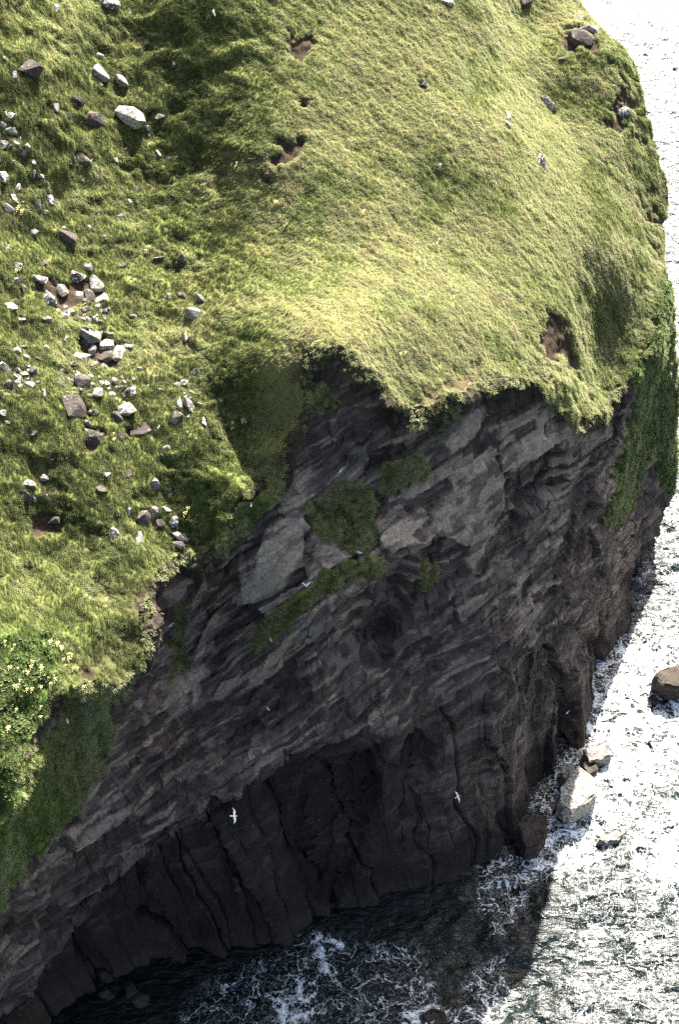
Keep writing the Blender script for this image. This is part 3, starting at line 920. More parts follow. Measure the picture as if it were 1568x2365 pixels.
M_ROCK = {'p': rock_mat('pale_lichened_rock', (0.09, 0.082, 0.068), (0.19, 0.17, 0.14), (0.36, 0.34, 0.295), 0.55),
          'g': rock_mat('grey_rock', (0.10, 0.09, 0.08), (0.20, 0.185, 0.165), (0.40, 0.39, 0.36), 0.12),
          'd': rock_mat('dark_rock', (0.035, 0.028, 0.023), (0.080, 0.066, 0.056), (0.36, 0.35, 0.32), 0.03),
          's': rock_mat('speckled_rock', (0.055, 0.048, 0.042), (0.12, 0.11, 0.10), (0.50, 0.49, 0.46), 0.36),
          'w': rock_mat('wet_rock', (0.020, 0.016, 0.013), (0.055, 0.044, 0.035), (0.10, 0.085, 0.07), 0.05)}


def rock_mesh(name, sx, sy, sz, seed, mat, blocky=0.6):
    r = random.Random(seed)
    bm = bmesh.new()
    n = r.randint(13, 20)
    for i in range(n):
        v = Vector((r.gauss(0, 1), r.gauss(0, 1), r.gauss(0, 1))).normalized()
        m = max(abs(v.x), abs(v.y), abs(v.z))
        v = v.lerp(v / m, blocky) * r.uniform(0.82, 1.05)
        bm.verts.new((v.x * sx, v.y * sy, v.z * sz))
    res = bmesh.ops.convex_hull(bm, input=bm.verts)
    bmesh.ops.delete(bm, geom=list(set(g for g in res['geom_interior'] + res['geom_unused'] if isinstance(g, bmesh.types.BMVert))), context='VERTS')
    bmesh.ops.bevel(bm, geom=list(bm.edges), offset=0.05 * min(sx, sy, sz), segments=1, affect='EDGES', profile=0.6)
    me = bpy.data.meshes.new(name); bm.to_mesh(me); bm.free()
    me.materials.append(mat)
    return me


_rock_n = 0


def rock(u, v, w, h, tone, name='rock', label=None, cat='rock', group=None, spin=None, sink=0.33, depth=None, blocky=0.6, lift=0.0):
    """A rock whose visible size is w x h frame units, half bedded in the slope."""
    global _rock_n
    _rock_n += 1
    s_ = surface(u, v)
    if s_ is None: return None
    Xc, n, d = s_
    mpx = d / FPX
    sx, sz = 0.54 * w * mpx, 0.54 * h * mpx
    r = random.Random(1000 + _rock_n)
    sy = (0.5 * (sx + sz)) * r.uniform(0.5, 0.75) if depth is None else depth * 0.5
    o = bpy.data.objects.new(name, rock_mesh(name, sx, sz, sy, 300 + _rock_n, M_ROCK[tone], blocky))
    COL.objects.link(o)
    nn = Vector(n.tolist())
    # local x along the picture's right on the slope, z out of the slope
    zax = (nn * 0.75 + Vector((0, -0.3, 0.35))).normalized()
    zax = (zax + Vector((r.uniform(-.25, .25), r.uniform(-.25, .25), 0))).normalized()
    xax = (Vector((1, 0, 0)) - zax * zax.x).normalized()
    M = Matrix((xax, zax.cross(xax), zax)).transposed()
    a = r.uniform(-0.25, 0.25) if spin is None else spin
    o.matrix_world = Matrix.Translation(Vector(Xc.tolist()) + zax * (sy * (0.5 - sink) + lift)) @ M.to_4x4() @ Matrix.Rotation(a, 4, 'Z')
    if label: tag(o, label, cat, group)
    return o


ZA = 0.28
NAMED, USED = [], set()


def short_name(lab):
    import re
    return re.split(r' (?:at|in|on|under|above|below|left|right|cut|near|just|beside|lying|alone|with|sunk|touching|a|heading|wedged|behind|leaning|sticking|resting|standing|between|deep|up|of the upper)(?= )|,', lab)[0].strip()


def stone_label(u, v, t):
    for _, nu, nv, nm in sorted((((nu - u) ** 2 + (nv - v) ** 2), nu, nv, nm) for nu, nv, nm in NAMED):
        dx, dy = nu - u, nv - v
        where = ('left of' if dx > 0 else 'right of') if abs(dx) > abs(dy) else ('above' if dy > 0 else 'below')
        far = '' if dx * dx + dy * dy > 900 else 'just '
        lab = 'small %s stone %s%s the %s' % (TONE[t], far, where, nm)
        if lab not in USED and 4 <= len(lab.split()) <= 16:
            USED.add(lab); return lab


# (x, y, w, h, tone, spin, label) in the upper left survey sheet
SHEET1 = [
    (460, 65, 60, 80, 'p', -.5, 'pale upright stone under a grassy tuft at the top left'),
    (890, 40, 180, 120, 's', 0, 'broad lichen-spotted grey boulder cut by the top of the frame'),
    (255, 590, 260, 170, 'd', .5, 'big dark brown boulder sunk in grass near the upper left edge'),
    (115, 630, 40, 110, 'g', .2, 'narrow grey stone propped at the left end of the big brown boulder'),
    (820, 465, 90, 50, 'p', .1, 'bright white stone just above the flat grey slab'),
    (825, 600, 160, 170, 'g', -.4, 'flat grey leaf-shaped slab lying on the shaded upper left slope'),
    (995, 670, 140, 90, 'g', -.7, 'smaller flat grey diamond slab right of the leaf-shaped slab'),
    (830, 690, 60, 50, 'p', 0, 'small white stone at the foot of the flat grey slab'),
    (640, 830, 150, 80, 'd', -.2, 'dark stone under a yellow grass hump above the dark square boulder'),
    (455, 910, 80, 90, 'g', .3, 'grey lump of rock left of the dark square boulder'),
    (560, 955, 50, 60, 'p', 0, 'little white stone beside the grey lump, left of the dark square boulder'),
    (765, 975, 190, 150, 'd', -.3, 'dark square boulder with white chips and a turf cap'),
    (1075, 985, 290, 175, 'p', -.25, 'large white lichen-covered boulder, brightest on the upper slope'),
    (1215, 1050, 50, 50, 'p', 0, 'small pale stone touching the right end of the white boulder'),
    (1310, 965, 90, 70, 'g', 0, 'round grey stone a little right of the white boulder'),
    (735, 1350, 40, 90, 'p', -.5, 'white chip on the edge of the dark bank below the white boulder'),
    (660, 1330, 190, 120, 'd', -.4, 'dark earthy outcrop under an arching green turf lip'),
    (1310, 1265, 100, 36, 'p', -.6, 'white sliver of stone lying diagonally in the dark hollow'),
    (1385, 1300, 50, 40, 'p', 0, 'pale stone at the lower end of the white sliver'),
    (960, 1325, 60, 48, 'p', -.5, 'pale pointed stone alone in the dark grass below the white boulder'),
    (400, 1660, 100, 110, 's', .2, 'speckled grey pointed boulder above the yellow grass shelf'),
    (110, 1640, 90, 60, 'p', -.4, 'white slab near the left edge above the grass shelf'),
    (20, 1470, 80, 140, 's', 0, 'tall pale boulder cut by the left edge of the frame'),
    (75, 1080, 100, 80, 'p', 0, 'pale layered stone near the left edge'),
    (95, 965, 100, 80, 's', 0, 'pale blocky stone above the layered one near the left edge'),
    (735, 1880, 65, 45, 'p', .2, 'white flat stone on the lit shelf of grass'),
    (1065, 1665, 50, 55, 'p', 0, 'white cube-like stone on a tussock right of the shelf'),
    (540, 1960, 180, 110, 'd', -.2, 'dark wide outcrop under the lit grass shelf'),
    (1005, 2205, 50, 130, 'd', -.7, 'long brown stone lying diagonally in yellow grass'),
    (260, 1920, 90, 80, 'g', -.4, 'grey ridged stone below the lit shelf, left of the dark outcrop'),
]
SMALL1 = [(20, 1030, 60, 60, 'p'), (30, 1190, 90, 80, 'g'), (215, 1215, 60, 70, 'g'), (270, 1340, 50, 50, 's'), (275, 1430, 30, 80, 'p'), (140, 1545, 50, 80, 'p'),
          (60, 1720, 110, 90, 'g'), (310, 1690, 60, 110, 'g'), (1030, 1250, 70, 60, 'd'), (1135, 1560, 40, 90, 'd'), (995, 1785, 45, 50, 'g'), (800, 1775, 50, 40, 'd'),
          (530, 1885, 40, 30, 'p'), (855, 1970, 35, 40, 'p'), (345, 2165, 70, 60, 'd'), (140, 2200, 70, 90, 'g'), (725, 2215, 70, 70, 'g'), (1310, 2130, 120, 60, 'd'),
          (1490, 2140, 70, 90, 'd'), (60, 2040, 25, 70, 'p'), (1425, 525, 60, 60, 'd'), (40, 480, 30, 40, 'p'), (1230, 1135, 30, 60, 'g'), (370, 1750, 70, 40, 'p'), (180, 1670, 40, 40, 'p'), (1065, 115, 25, 35, 'p')]
SHEET2 = [
    (330, 280, 130, 80, 's', -.3, 'pale capped rock at the upper left of the big boulder pile'),
    (400, 440, 200, 130, 's', -.7, 'long speckled boulder on the left side of the big boulder pile'),
    (510, 390, 110, 120, 'g', 0, 'grey boulder in the middle of the big boulder pile'),
    (640, 270, 140, 100, 's', 0, 'speckled rock at the top of the big boulder pile'),
    (785, 325, 120, 170, 'p', 0, 'tall white-crusted boulder at the right of the big boulder pile'),
    (830, 460, 140, 90, 'p', .6, 'pale wedge at the lower right corner of the big boulder pile'),
    (645, 410, 75, 75, 'p', -.6, 'small pale block in the heart of the big boulder pile'),
    (735, 420, 110, 130, 'd', 0, 'dark shaded rock under the white-crusted boulder'),
    (440, 330, 110, 90, 'd', 0, 'dark rock between the capped rock and the grey boulder of the pile'),
    (725, 200, 70, 70, 'g', 0, 'grey stone just above the big boulder pile'),
    (85, 525, 110, 90, 'p', .2, 'pale grey block near the left edge below the boulder pile'),
    (385, 610, 90, 55, 'g', -.1, 'flat grey stone left of the broken rock heap'),
    (730, 750, 190, 140, 'g', -.3, 'smooth grey boulder heading the broken rock heap'),
    (690, 815, 80, 80, 'd', 0, 'dark stone wedged under the smooth grey boulder'),
    (870, 830, 110, 110, 'p', 0, 'pale chipped rock behind the white cracked boulder of the heap'),
    (980, 910, 110, 170, 'p', -.2, 'white cracked boulder at the right end of the broken rock heap'),
    (860, 930, 190, 130, 'd', -.3, 'large dark block in the middle of the broken rock heap'),
    (685, 925, 130, 85, 'p', -.2, 'pale rock at the lower left of the broken rock heap'),
    (755, 890, 70, 100, 'g', -.3, 'grey upright stone leaning on the dark block of the heap'),
    (1060, 840, 110, 40, 'p', -.2, 'white flake sticking out right of the broken rock heap'),
    (905, 755, 70, 20, 'p', 0, 'thin pale flake on top of the broken rock heap'),
    (610, 990, 60, 50, 'p', 0, 'pale cube below the left side of the broken rock heap'),
    (675, 1140, 145, 140, 'd', -.4, 'dark grey boulder with a pale right end below the broken rock heap'),
    (50, 1020, 120, 70, 'p', -.6, 'long pale brown stone at the left edge by the white stones'),
    (230, 1160, 100, 90, 'p', -.2, 'largest white stone of the cluster near the left edge'),
    (160, 1110, 36, 90, 'p', .7, 'white blade-like stone above the largest white stone'),
    (155, 1045, 36, 80, 'p', .8, 'white flake above the blade-like stone near the left edge'),
    (150, 1170, 60, 50, 'p', -.4, 'white stone left of the largest white stone'),
    (265, 1045, 100, 90, 'd', 0, 'dark rounded stone right of the white flake'),
    (345, 1235, 42, 76, 'p', .3, 'pale long stone lower right of the white stones'),
    (800, 1225, 90, 110, 'g', 0, 'brown-grey stone in the grass right of the dark grey boulder'),
    (920, 1240, 56, 80, 'p', .3, 'white elongated stone above the pale block with a notch'),
    (1085, 1190, 60, 130, 's', .2, 'pale banded upright stone on the grass right of the rock trail'),
    (600, 1340, 180, 230, 'd', .4, 'large dark brown boulder, deep in shade, left of centre'),
    (1040, 1370, 150, 120, 'p', .4, 'pale block with a notch standing on a dark stone'),
    (950, 1440, 110, 120, 'd', -.5, 'dark wedge under the pale notched block'),
    (750, 1600, 220, 180, 'd', -.3, 'big dark boulder with a pale grey patch in front'),
    (742, 1605, 60, 110, 'g', -.5, 'pale grey diamond stone resting on the big dark boulder'),
    (1150, 1540, 200, 130, 'd', .1, 'dark overhanging outcrop capped with yellow grass'),
    (1450, 1430, 130, 110, 'd', -.4, 'dark brown slanting block below two white stones'),
    (1480, 1310, 50, 110, 'p', .1, 'white upright stone above the dark slanting block'),
    (1555, 1310, 60, 110, 'p', .5, 'pale long stone right of the white upright stone'),
    (1265, 2215, 90, 110, 'g', -.1, 'tan square slab in the lower rock cluster by the brow'),
    (1160, 2280, 140, 150, 'd', 0, 'dark block left of the tan square slab'),
    (1370, 2190, 110, 45, 'p', -.1, 'pale flat slab right of the tan square slab'),
    (1420, 2290, 90, 100, 's', 0, 'speckled pale rock below the pale flat slab'),
    (440, 2250, 110, 110, 'd', 0, 'dark rounded boulder in a grassy hollow at the lower left'),
    (215, 2060, 120, 120, 'd', .3, 'dark brown block under pale rubble at the lower left'),
    (230, 1970, 110, 60, 's', .1, 'pale rubble stone on top of the dark brown block at the lower left'),
    (830, 2020, 100, 90, 'd', .3, 'dark stone alone in the grass above the lower rock cluster'),
    (1280, 1960, 70, 110, 'g', .3, 'grey leaning stone up the slope from the tan square slab'),
]
SMALL2 = [(130, 300, 80, 60, 'g'), (190, 370, 70, 70, 'd'), (170, 625, 80, 40, 'p'), (520, 590, 70, 60, 'g'), (560, 590, 30, 80, 'p'), (690, 610, 60, 60, 'g'), (130, 870, 80, 50, 'p'), (190, 855, 60, 24, 'p'),
          (210, 925, 60, 40, 'p'), (370, 805, 50, 40, 'd'), (380, 845, 50, 24, 'p'), (310, 950, 60, 40, 'd'), (60, 1155, 100, 70, 'd'), (20, 1290, 28, 60, 'p'), (20, 1390, 60, 70, 'p'), (60, 1475, 60, 40, 'g'),
          (275, 1560, 70, 50, 'd'), (740, 1085, 60, 28, 'p'), (630, 1050, 50, 28, 'p'), (835, 1145, 60, 50, 'p'), (560, 1120, 50, 60, 's'), (960, 1190, 50, 36, 'p'), (940, 1140, 60, 60, 'g'), (1140, 1025, 50, 34, 'p'),
          (1235, 915, 40, 28, 'p'), (745, 1390, 60, 50, 'p'), (720, 1470, 50, 60, 'g'), (990, 1590, 60, 80, 'd'), (1520, 1140, 70, 60, 's'), (1305, 1530, 25, 60, 'p'), (1500, 425, 90, 60, 'd'), (1400, 440, 40, 80, 'g'),
          (1555, 570, 60, 90, 'g'), (1525, 760, 34, 100, 'p'), (1375, 1690, 60, 60, 'g'), (1330, 1740, 40, 70, 'd'), (885, 1895, 60, 60, 'p'), (280, 2095, 40, 70, 'p'), (360, 1920, 70, 60, 'g'), (410, 1790, 60, 60, 'd'),
          (510, 2150, 60, 60, 'd'), (1310, 2310, 90, 80, 'd'), (1060, 2200, 40, 80, 'p'), (810, 1095, 40, 30, 'p'), (880, 1180, 50, 40, 'p'), (470, 1110, 40, 50, 'd'), (500, 1150, 70, 60, 'd'), (1130, 920, 40, 40, 'g'),
          (700, 685, 60, 24, 'd'), (750, 700, 50, 24, 'g'), (830, 720, 60, 30, 'p'), (860, 740, 40, 30, 'd'), (480, 540, 40, 40, 'p'), (540, 560, 40, 40, 's'), (620, 630, 50, 30, 'd'), (1000, 1100, 40, 30, 'p'), (850, 1000, 60, 50, 'g'), (760, 1000, 40, 40, 's'),
          (540, 780, 30, 60, 'g'), (860, 610, 30, 60, 'g'), (300, 1140, 40, 30, 'g'), (100, 1215, 50, 40, 'd'), (380, 2060, 60, 40, 's'), (1230, 1160, 40, 30, 'p'), (1010, 1240, 40, 60, 'p'), (1400, 2060, 40, 40, 'g'), (1050, 1900, 60, 90, 'd')]
for (x, y, w, h, t, sp, lab) in SHEET1:
    rock(x * ZA, y * ZA, w * ZA, h * ZA, t, 'boulder', lab, 'rock', spin=sp); NAMED.append((x * ZA, y * ZA, short_name(lab)))
for (x, y, w, h, t, sp, lab) in SHEET2:
    rock(x * ZA, 564.5 + y * ZA, w * ZA, h * ZA, t, 'boulder', lab, 'rock', spin=sp); NAMED.append((x * ZA, 564.5 + y * ZA, short_name(lab)))
TONE = {'p': 'pale', 'g': 'grey', 'd': 'dark brown', 's': 'speckled'}
for (x, y, w, h, t) in SMALL1:
    rock(x * ZA, y * ZA, w * ZA, h * ZA, t, 'stone', stone_label(x * ZA, y * ZA, t), 'stone', 'small %s stones on the upper left slope' % TONE[t])
for (x, y, w, h, t) in SMALL2:
    rock(x * ZA, 564.5 + y * ZA, w * ZA, h * ZA, t, 'stone', stone_label(x * ZA, 564.5 + y * ZA, t), 'stone', 'small %s stones on the middle left slope' % TONE[t])
for (u, v, w, h, t, sp, lab) in [
    (1250, 377, 52, 40, 's', -.8, 'lone speckled grey boulder on the bright open grass at right'),
    (1268, 240, 52, 16, 'p', -.75, 'long white sliver of rock on the upper right grass'),
    (1170, 268, 14, 24, 'p', .3, 'upper stone of a pair of thin pale stones on the open grass'),
    (1174, 290, 14, 26, 'p', .4, 'lower stone of a pair of thin pale stones on the open grass'),
    (1015, 386, 10, 15, 'p', 0, 'tiny white stone in the middle of the bright grass'),
    (1338, 92, 66, 50, 'd', -.1, 'dark outcrop on the knoll at the upper right brow'),
    (1362, 66, 52, 20, 'p', -.4, 'white slab lying on top of the knoll at the upper right brow'),
    (1337, 38, 22, 16, 'p', -.6, 'small white stone above the slab on the upper right knoll'),
    (1210, 6, 44, 30, 'd', 0, 'dark rock cut by the top edge right of centre'),
    (1034, 6, 30, 18, 's', 0, 'speckled stone cut by the top edge near the centre'),
    (980, 196, 22, 14, 's', 0, 'speckled stone in a dark earthy hollow of the bright grass'),
    (492, 28, 9, 24, 'p', .1, 'thin white stone standing in the grass near the top centre left'),
    (448, 728, 40, 32, 'g', -.2, 'grey square stone on the shaded band of grass'),
    (464, 690, 16, 40, 'g', .6, 'narrow grey stone up the slope from the grey square stone'),
    (435, 940, 18, 46, 's', .5, 'pale long stone below the shaded band of grass'),
    (470, 977, 12, 26, 'p', .4, 'bright white splinter right of the dark slanting block'),
    (408, 1238, 58, 20, 'p', -.4, 'pale ledge stone at the brow above the cliff'),
    (405, 1262, 44, 30, 'd', -.3, 'dark hollow stone under the pale ledge stone at the brow'),
    (318, 1242, 22, 34, 'g', .1, 'brown-grey slab standing in grass left of the brow'),
    (262, 1236, 26, 36, 's', 0, 'speckled stone left of the brown-grey slab near the brow'),
    (1440, 260, 40, 26, 's', .2, 'crumbling grey stones on the dark upper right flank'),
    (1300, 140, 24, 18, 'd', 0, 'dark stone in the shaded hollow near the upper right knoll'),
    (1430, 1022, 14, 34, 'p', -.2, 'bright white rock flake at the cliff corner by the green flank'),
]:
    rock(u, v, w, h, t, 'boulder', lab, 'rock', spin=sp)


rs = random.Random(77)
for (cu, cv, ru, rv, n, where) in [(215, 720, 60, 50, 26, 'between the boulder pile and the broken rock heap'), (225, 890, 70, 40, 30, 'in the scree below the broken rock heap'),
                                   (50, 870, 45, 40, 18, 'in the scree round the white stones near the left edge'), (430, 910, 35, 45, 14, 'round the dark slanting block'), (25, 330, 30, 60, 12, 'near the left edge of the upper slope')]:
    for i in range(n):
        k = rs.uniform(9, 20)
        rock(cu + rs.gauss(0, ru * .6), cv + rs.gauss(0, rv * .6), k, k * rs.uniform(.4, .9), rs.choice('ppggsd'), 'stone', 'small angular stone lying %s' % where, 'stone', 'stones ' + where, spin=rs.uniform(-1, 1))

# ------------------------------------------------------------------ rocks in the sea
def prism_rock(name, pts, top, base_out, mat, label, seed, tilt=(0, 0)):
    """A rock with a traced flat top outline (world x, y), sides running down under water."""
    r = random.Random(seed)
    bm = bmesh.new()
    cx = sum(q_[0] for q_ in pts) / len(pts); cy = sum(q_[1] for q_ in pts) / len(pts)
    rings = []
    for f, zf, out in ((0, 1.0, 0.90), (0, 0.93, 1.0), (1, 0.45, 1.0 + base_out * 0.5), (2, -0.6, 1.0 + base_out)):
        ring = []
        for (x_, y_) in pts:
            k = out + (r.uniform(-0.06, 0.06) if f else 0)
            px_, py_ = cx + (x_ - cx) * k, cy + (y_ - cy) * k
            zt = top + tilt[0] * (px_ - cx) + tilt[1] * (py_ - cy)
            ring.append(bm.verts.new((px_ - cx, py_ - cy, zt * zf if zf > 0 else -1.2)))
        rings.append(ring)
    n = len(pts)
    for a, b in zip(rings[:-1], rings[1:]):
        for i in range(n):
            bm.faces.new((a[i], b[i], b[(i + 1) % n], a[(i + 1) % n]))
    bm.faces.new(rings[0])
    bmesh.ops.triangulate(bm, faces=bm.faces[:])
    bmesh.ops.subdivide_edges(bm, edges=bm.edges[:], cuts=2, use_grid_fill=True)
    for v_ in bm.verts:
        v_.co += Vector((r.gauss(0, 1), r.gauss(0, 1), r.gauss(0, 1))) * 0.05
    bmesh.ops.recalc_face_normals(bm, faces=bm.faces[:])
    me = bpy.data.meshes.new(name); bm.to_mesh(me); bm.free(); me.materials.append(mat)
    o = bpy.data.objects.new(name, me); COL.objects.link(o); o.location = (cx, cy, 0)
    return tag(o, label, 'rock')


def sea_poly(px, z):
    return [tuple(at_z(u, v, z)[:2]) for u, v in px]


prism_rock('sea_rock', sea_poly([(1334, 1770), (1376, 1800), (1378, 1832), (1350, 1855), (1322, 1870), (1306, 1864), (1292, 1846), (1294, 1820)], 2.6), 2.6, 0.06, M_ROCK['p'], 'big pale flat-topped boulder standing in foam at the foot of the cliff', 1, (0.02, 0.12))
prism_rock('sea_rock', sea_poly([(1512, 1560), (1524, 1545), (1570, 1535), (1620, 1545), (1625, 1570), (1570, 1585), (1530, 1580)], 2.4), 2.4, 0.0, M_ROCK['w'], 'dark rounded sea stack with a tan top cut by the right edge', 2)
prism_rock('sea_rock', sea_poly([(1504, 1606), (1516, 1604), (1522, 1618), (1510, 1620)], 0.5), 0.5, 0.3, M_ROCK['w'], 'small dark rock tip awash left of the sea stack', 3)
prism_rock('sea_rock', sea_poly([(1350, 1730), (1400, 1712), (1414, 1732), (1412, 1748), (1385, 1752), (1362, 1756)], 1.5), 1.5, 0.15, M_ROCK['g'], 'wet grey rocks washed by surf behind the pale boulder', 4, (0.0, 0.1))
prism_rock('sea_rock', sea_poly([(1345, 1762), (1375, 1752), (1380, 1778), (1360, 1792)], 1.0), 1.0, 0.2, M_ROCK['w'], 'low dark rock between the pale boulder and the wet grey rocks', 5)
prism_rock('sea_rock', sea_poly([(1300, 1765), (1326, 1764), (1328, 1790), (1304, 1800), (1296, 1785)], 1.4), 1.4, 0.1, M_ROCK['g'], 'grey rock wedged between the pale boulder and the cliff', 6)
prism_rock('sea_rock', sea_poly([(1385, 1938), (1400, 1925), (1428, 1915), (1438, 1925), (1428, 1938), (1400, 1945)], 0.6), 0.6, 0.25, M_ROCK['g'], 'low brown rock awash to the lower right of the pale boulder', 7)
prism_rock('sea_rock', sea_poly([(1195, 1905), (1240, 1878), (1262, 1890), (1264, 1920), (1245, 1950), (1215, 1958)], 2.4), 2.4, 0.08, M_ROCK['w'], 'dark square block at the cliff foot left of the pale boulder', 8)
prism_rock('sea_rock', sea_poly([(975, 2345), (1000, 2332), (1025, 2338), (1030, 2362), (1000, 2372), (980, 2366)], 0.12), 0.12, 0.4, M_ROCK['w'], 'brown rock just breaking the surface in the cove', 9)

# boulder beach under the overhang
rb = random.Random(41)
for i in range(8):
    u, v = rb.uniform(200, 520), rb.uniform(2150, 2365)
    c = at_z(u, v, 0.3)
    s_ = rb.uniform(0.5, 1.1)
    o = bpy.data.objects.new('beach_boulder', rock_mesh('beach_boulder', s_, s_ * rb.uniform(.7, 1), s_ * rb.uniform(.5, .8), 900 + i, M_ROCK['w'], 0.35))
    o.location = (c[0], c[1], rb.uniform(-0.1, 0.25)); o.rotation_euler = (0, 0, rb.uniform(0, 6)); COL.objects.link(o)
    tag(o, 'dark rounded boulder on the shadowed shore under the overhang', 'boulder', 'boulders under the overhang')

# ------------------------------------------------------------------ sea birds
M_WHITE, _, _ = new_mat('white_plumage', 0.8, 0.2); M_WHITE.node_tree.nodes['Principled BSDF'].inputs['Base Color'].default_value = (0.80, 0.79, 0.76, 1)
M_GREYW, _, _ = new_mat('grey_plumage', 0.8, 0.2); M_GREYW.node_tree.nodes['Principled BSDF'].inputs['Base Color'].default_value = (0.42, 0.43, 0.45, 1)
M_BILL, _, _ = new_mat('yellow_bill', 0.6, 0.3); M_BILL.node_tree.nodes['Principled BSDF'].inputs['Base Color'].default_value = (0.55, 0.40, 0.08, 1)


def lathe_mesh(name, prof, seg=10, mat=None):
    verts, faces = [], []
    for (x, r, zo) in prof:
        for k in range(seg):
            a = 2 * math.pi * k / seg
            verts.append((x, r * math.cos(a), zo + r * 0.9 * math.sin(a)))
    for i in range(len(prof) - 1):
        for k in range(seg):
            faces.append((i * seg + k, i * seg + (k + 1) % seg, (i + 1) * seg + (k + 1) % seg, (i + 1) * seg + k))
    faces.append(tuple(range(seg))[::-1]); faces.append(tuple(range((len(prof) - 1) * seg, len(prof) * seg)))
    me = bpy.data.meshes.new(name); me.from_pydata(verts, [], faces)
    me.polygons.foreach_set('use_smooth', [True] * len(faces)); me.materials.append(mat)
    return me


def wing_mesh(side):
    """A gull wing: inner arm, bent wrist, pointed hand, with thickness."""
    st = [(0.00, 0.10, -0.12, 0.00), (0.30, 0.14, -0.10, 0.07), (0.45, 0.12, -0.08, 0.08), (0.70, -0.02, -0.12, 0.05), (0.80, -0.12, -0.14, 0.03)]
    verts, faces = [], []
    for (s_, le, te, zz_) in st:
        th = 0.018 * (1 - s_)
        verts += [(le, side * s_, zz_), ((le + te) / 2, side * s_, zz_ + th), (te, side * s_, zz_), ((le + te) / 2, side * s_, zz_ - th)]
    for i in range(len(st) - 1):
        a, b = i * 4, i * 4 + 4
        for k in range(4):
            faces.append((a + k, a + (k + 1) % 4, b + (k + 1) % 4, b + k))
    faces += [(0, 1, 2, 3), tuple(range(len(verts) - 4, len(verts)))[::-1]]
    me = bpy.data.meshes.new('wing'); me.from_pydata(verts, [], faces); me.materials.append(M_GREYW if False else M_WHITE)
    return me


def bird(loc, rot, label, flying, scale=1.0):
    e = bpy.data.objects.new('seabird', None); COL.objects.link(e)
    e.location = loc; e.rotation_euler = rot; e.scale = (scale,) * 3
    tag(e, label, 'bird', 'flying seabirds' if flying else 'perched seabirds')
    def part(n, me):
        o = bpy.data.objects.new(n, me); COL.objects.link(o); o.parent = e; return o
    up = 0.0 if flying else 0.10
    part('body', lathe_mesh('body', [(-0.30, 0.015, up), (-0.20, 0.06, up), (-0.05, 0.105, up), (0.08, 0.10, up + .01), (0.17, 0.065, up + .03), (0.22, 0.05, up + .06), (0.27, 0.052, up + .075), (0.31, 0.03, up + .07), (0.33, 0.01, up + .065)], mat=M_WHITE))
    part('bill', lathe_mesh('bill', [(0.32, 0.016, up + .065), (0.36, 0.011, up + .062), (0.39, 0.003, up + .052)], 6, M_BILL))
    me = bpy.data.meshes.new('tail')
    me.from_pydata([(-0.22, -0.04, up), (-0.22, 0.04, up), (-0.42, 0.09, up + .01), (-0.42, -0.09, up + .01), (-0.22, 0, up + .03), (-0.42, 0, up + .025)], [], [(0, 4, 5, 3), (4, 1, 2, 5), (0, 3, 2, 1), (2, 3, 5), (0, 1, 4)])
    me.materials.append(M_WHITE); part('tail', me)
    for s_ in (-1, 1):
        if flying:
            w = part('wing', wing_mesh(s_)); w.location = (0.02, s_ * 0.06, 0.04)
        else:
            w = part('wing', lathe_mesh('wing', [(-0.36, 0.006, 0), (-0.2, 0.035, 0.01), (0.0, 0.055, 0.01), (0.12, 0.03, 0)], 8, M_GREYW))
            w.location = (0, s_ * 0.075, up + .03); w.scale = (1, 0.5, 1)
    return e


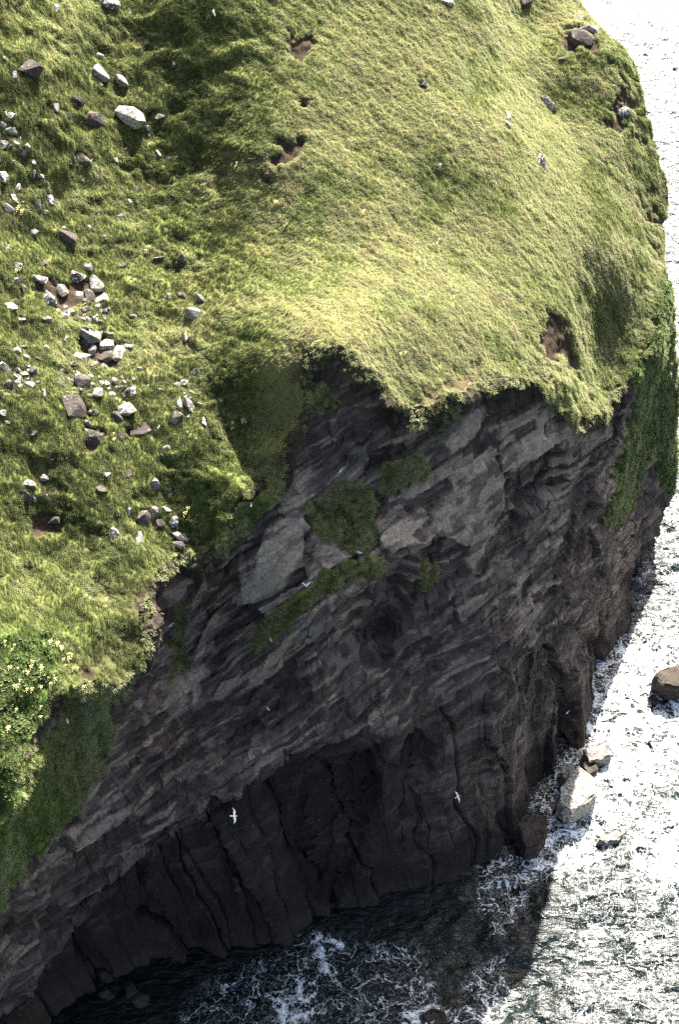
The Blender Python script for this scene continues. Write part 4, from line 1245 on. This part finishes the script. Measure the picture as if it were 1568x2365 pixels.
c = at_y(540, 1885, 55.0)
bird(tuple(c), (0.1, 0.35, 0.15), 'white seabird gliding with wings spread in front of the dark overhang', True, 0.72)
c = at_y(1057, 1840, 64.0)
bird(tuple(c), (0.9, 0.0, 0.6), 'white seabird flying past the foot of the cliff, nearer the sea', True, 0.6)
for (u, v, lab) in [(577, 1166, 'white seabird perched in the dark bank under the turf brow'), (783, 1091, 'white seabird perched at the top of the green cliff ledge'),
                    (826, 1276, 'white seabird perched at the lip of the green cliff ledge'), (712, 1351, 'white seabird perched above the long grassy ledge'),
                    (705, 1353, 'white seabird perched beside the bird above the long grassy ledge'), (626, 1479, 'pale seabird perched low on the long grassy ledge'),
                    (392, 1448, 'white seabird perched at the edge of the brown grass left of the pale slabs'), (618, 1643, 'white seabird perched on the dark wall left of the deep cleft'),
                    (1312, 1648, 'white seabird perched on the right-hand buttress near the surf'), (154, 1667, 'white seabird perched on the steep dark grass at the lower left')]:
    s_ = surface(u, v)
    if s_ is None: continue
    xx = Vector(s_[0].tolist()) + Vector(s_[1].tolist()) * 0.08
    bird(tuple(xx), (0, 0, random.uniform(-2.5, 0.5)), lab, False, 0.8)

# ------------------------------------------------------------------ flowers
def flower_mat():
    m, t, b = new_mat('cream_flowers', 0.8, 0.2)
    b.inputs['Base Color'].default_value = (0.62, 0.58, 0.26, 1)
    return m


me = bpy.data.meshes.new('flower_head_shape')
bm = bmesh.new()
rf = random.Random(9)
for i in range(9):
    m4 = Matrix.Translation((rf.gauss(0, 0.07), rf.gauss(0, 0.07), 0.22 + rf.gauss(0, 0.03)))
    bmesh.ops.create_icosphere(bm, subdivisions=1, radius=rf.uniform(0.025, 0.045), matrix=m4)
bm.to_mesh(me); bm.free(); me.materials.append(flower_mat())
tpl_f = bpy.data.objects.new('flower_head_shape', me)
fl = [(45, 1340), (15, 1495), (30, 1500), (70, 1530), (95, 1545), (120, 1480), (110, 1490), (150, 1525), (160, 1520), (60, 1555), (50, 1560), (25, 1545), (110, 1580), (120, 1570), (200, 1580), (90, 1590), (85, 1640), (60, 1600), (10, 1690),
      (130, 1490), (165, 1545), (140, 1500), (35, 1590), (20, 1640), (105, 1660), (240, 1395), (205, 1380), (430, 1185), (500, 1400), (30, 630), (48, 490), (44, 494), (338, 580), (345, 575), (425, 580), (540, 380), (720, 560), (1010, 560),
      (560, 970), (545, 985), (640, 470), (655, 520), (860, 630), (900, 300), (930, 820), (1230, 480), (1120, 330), (960, 600), (840, 500), (1040, 700), (300, 650), (520, 690), (270, 930), (255, 1015), (222, 1000), (390, 1040), (440, 1010)]
fp, fn = [], []
for (u, v) in fl:
    for k in range(3):
        s_ = surface(u + random.gauss(0, 5), v + random.gauss(0, 5))
        if s_ is not None: fp.append(s_[0]); fn.append(s_[1])
fp, fn = np.array(fp), np.array(fn)
scatter('flowers', 'cream yellow flower heads dotted over the grass and the lush bank', 'flowers', tpl_f, fp, fn, np.tile(DOWN, (len(fp), 1)), np.clip(0.75 + 0.3 * RNG.standard_normal(len(fp)), 0.35, 1.3), RNG.random(len(fp)))
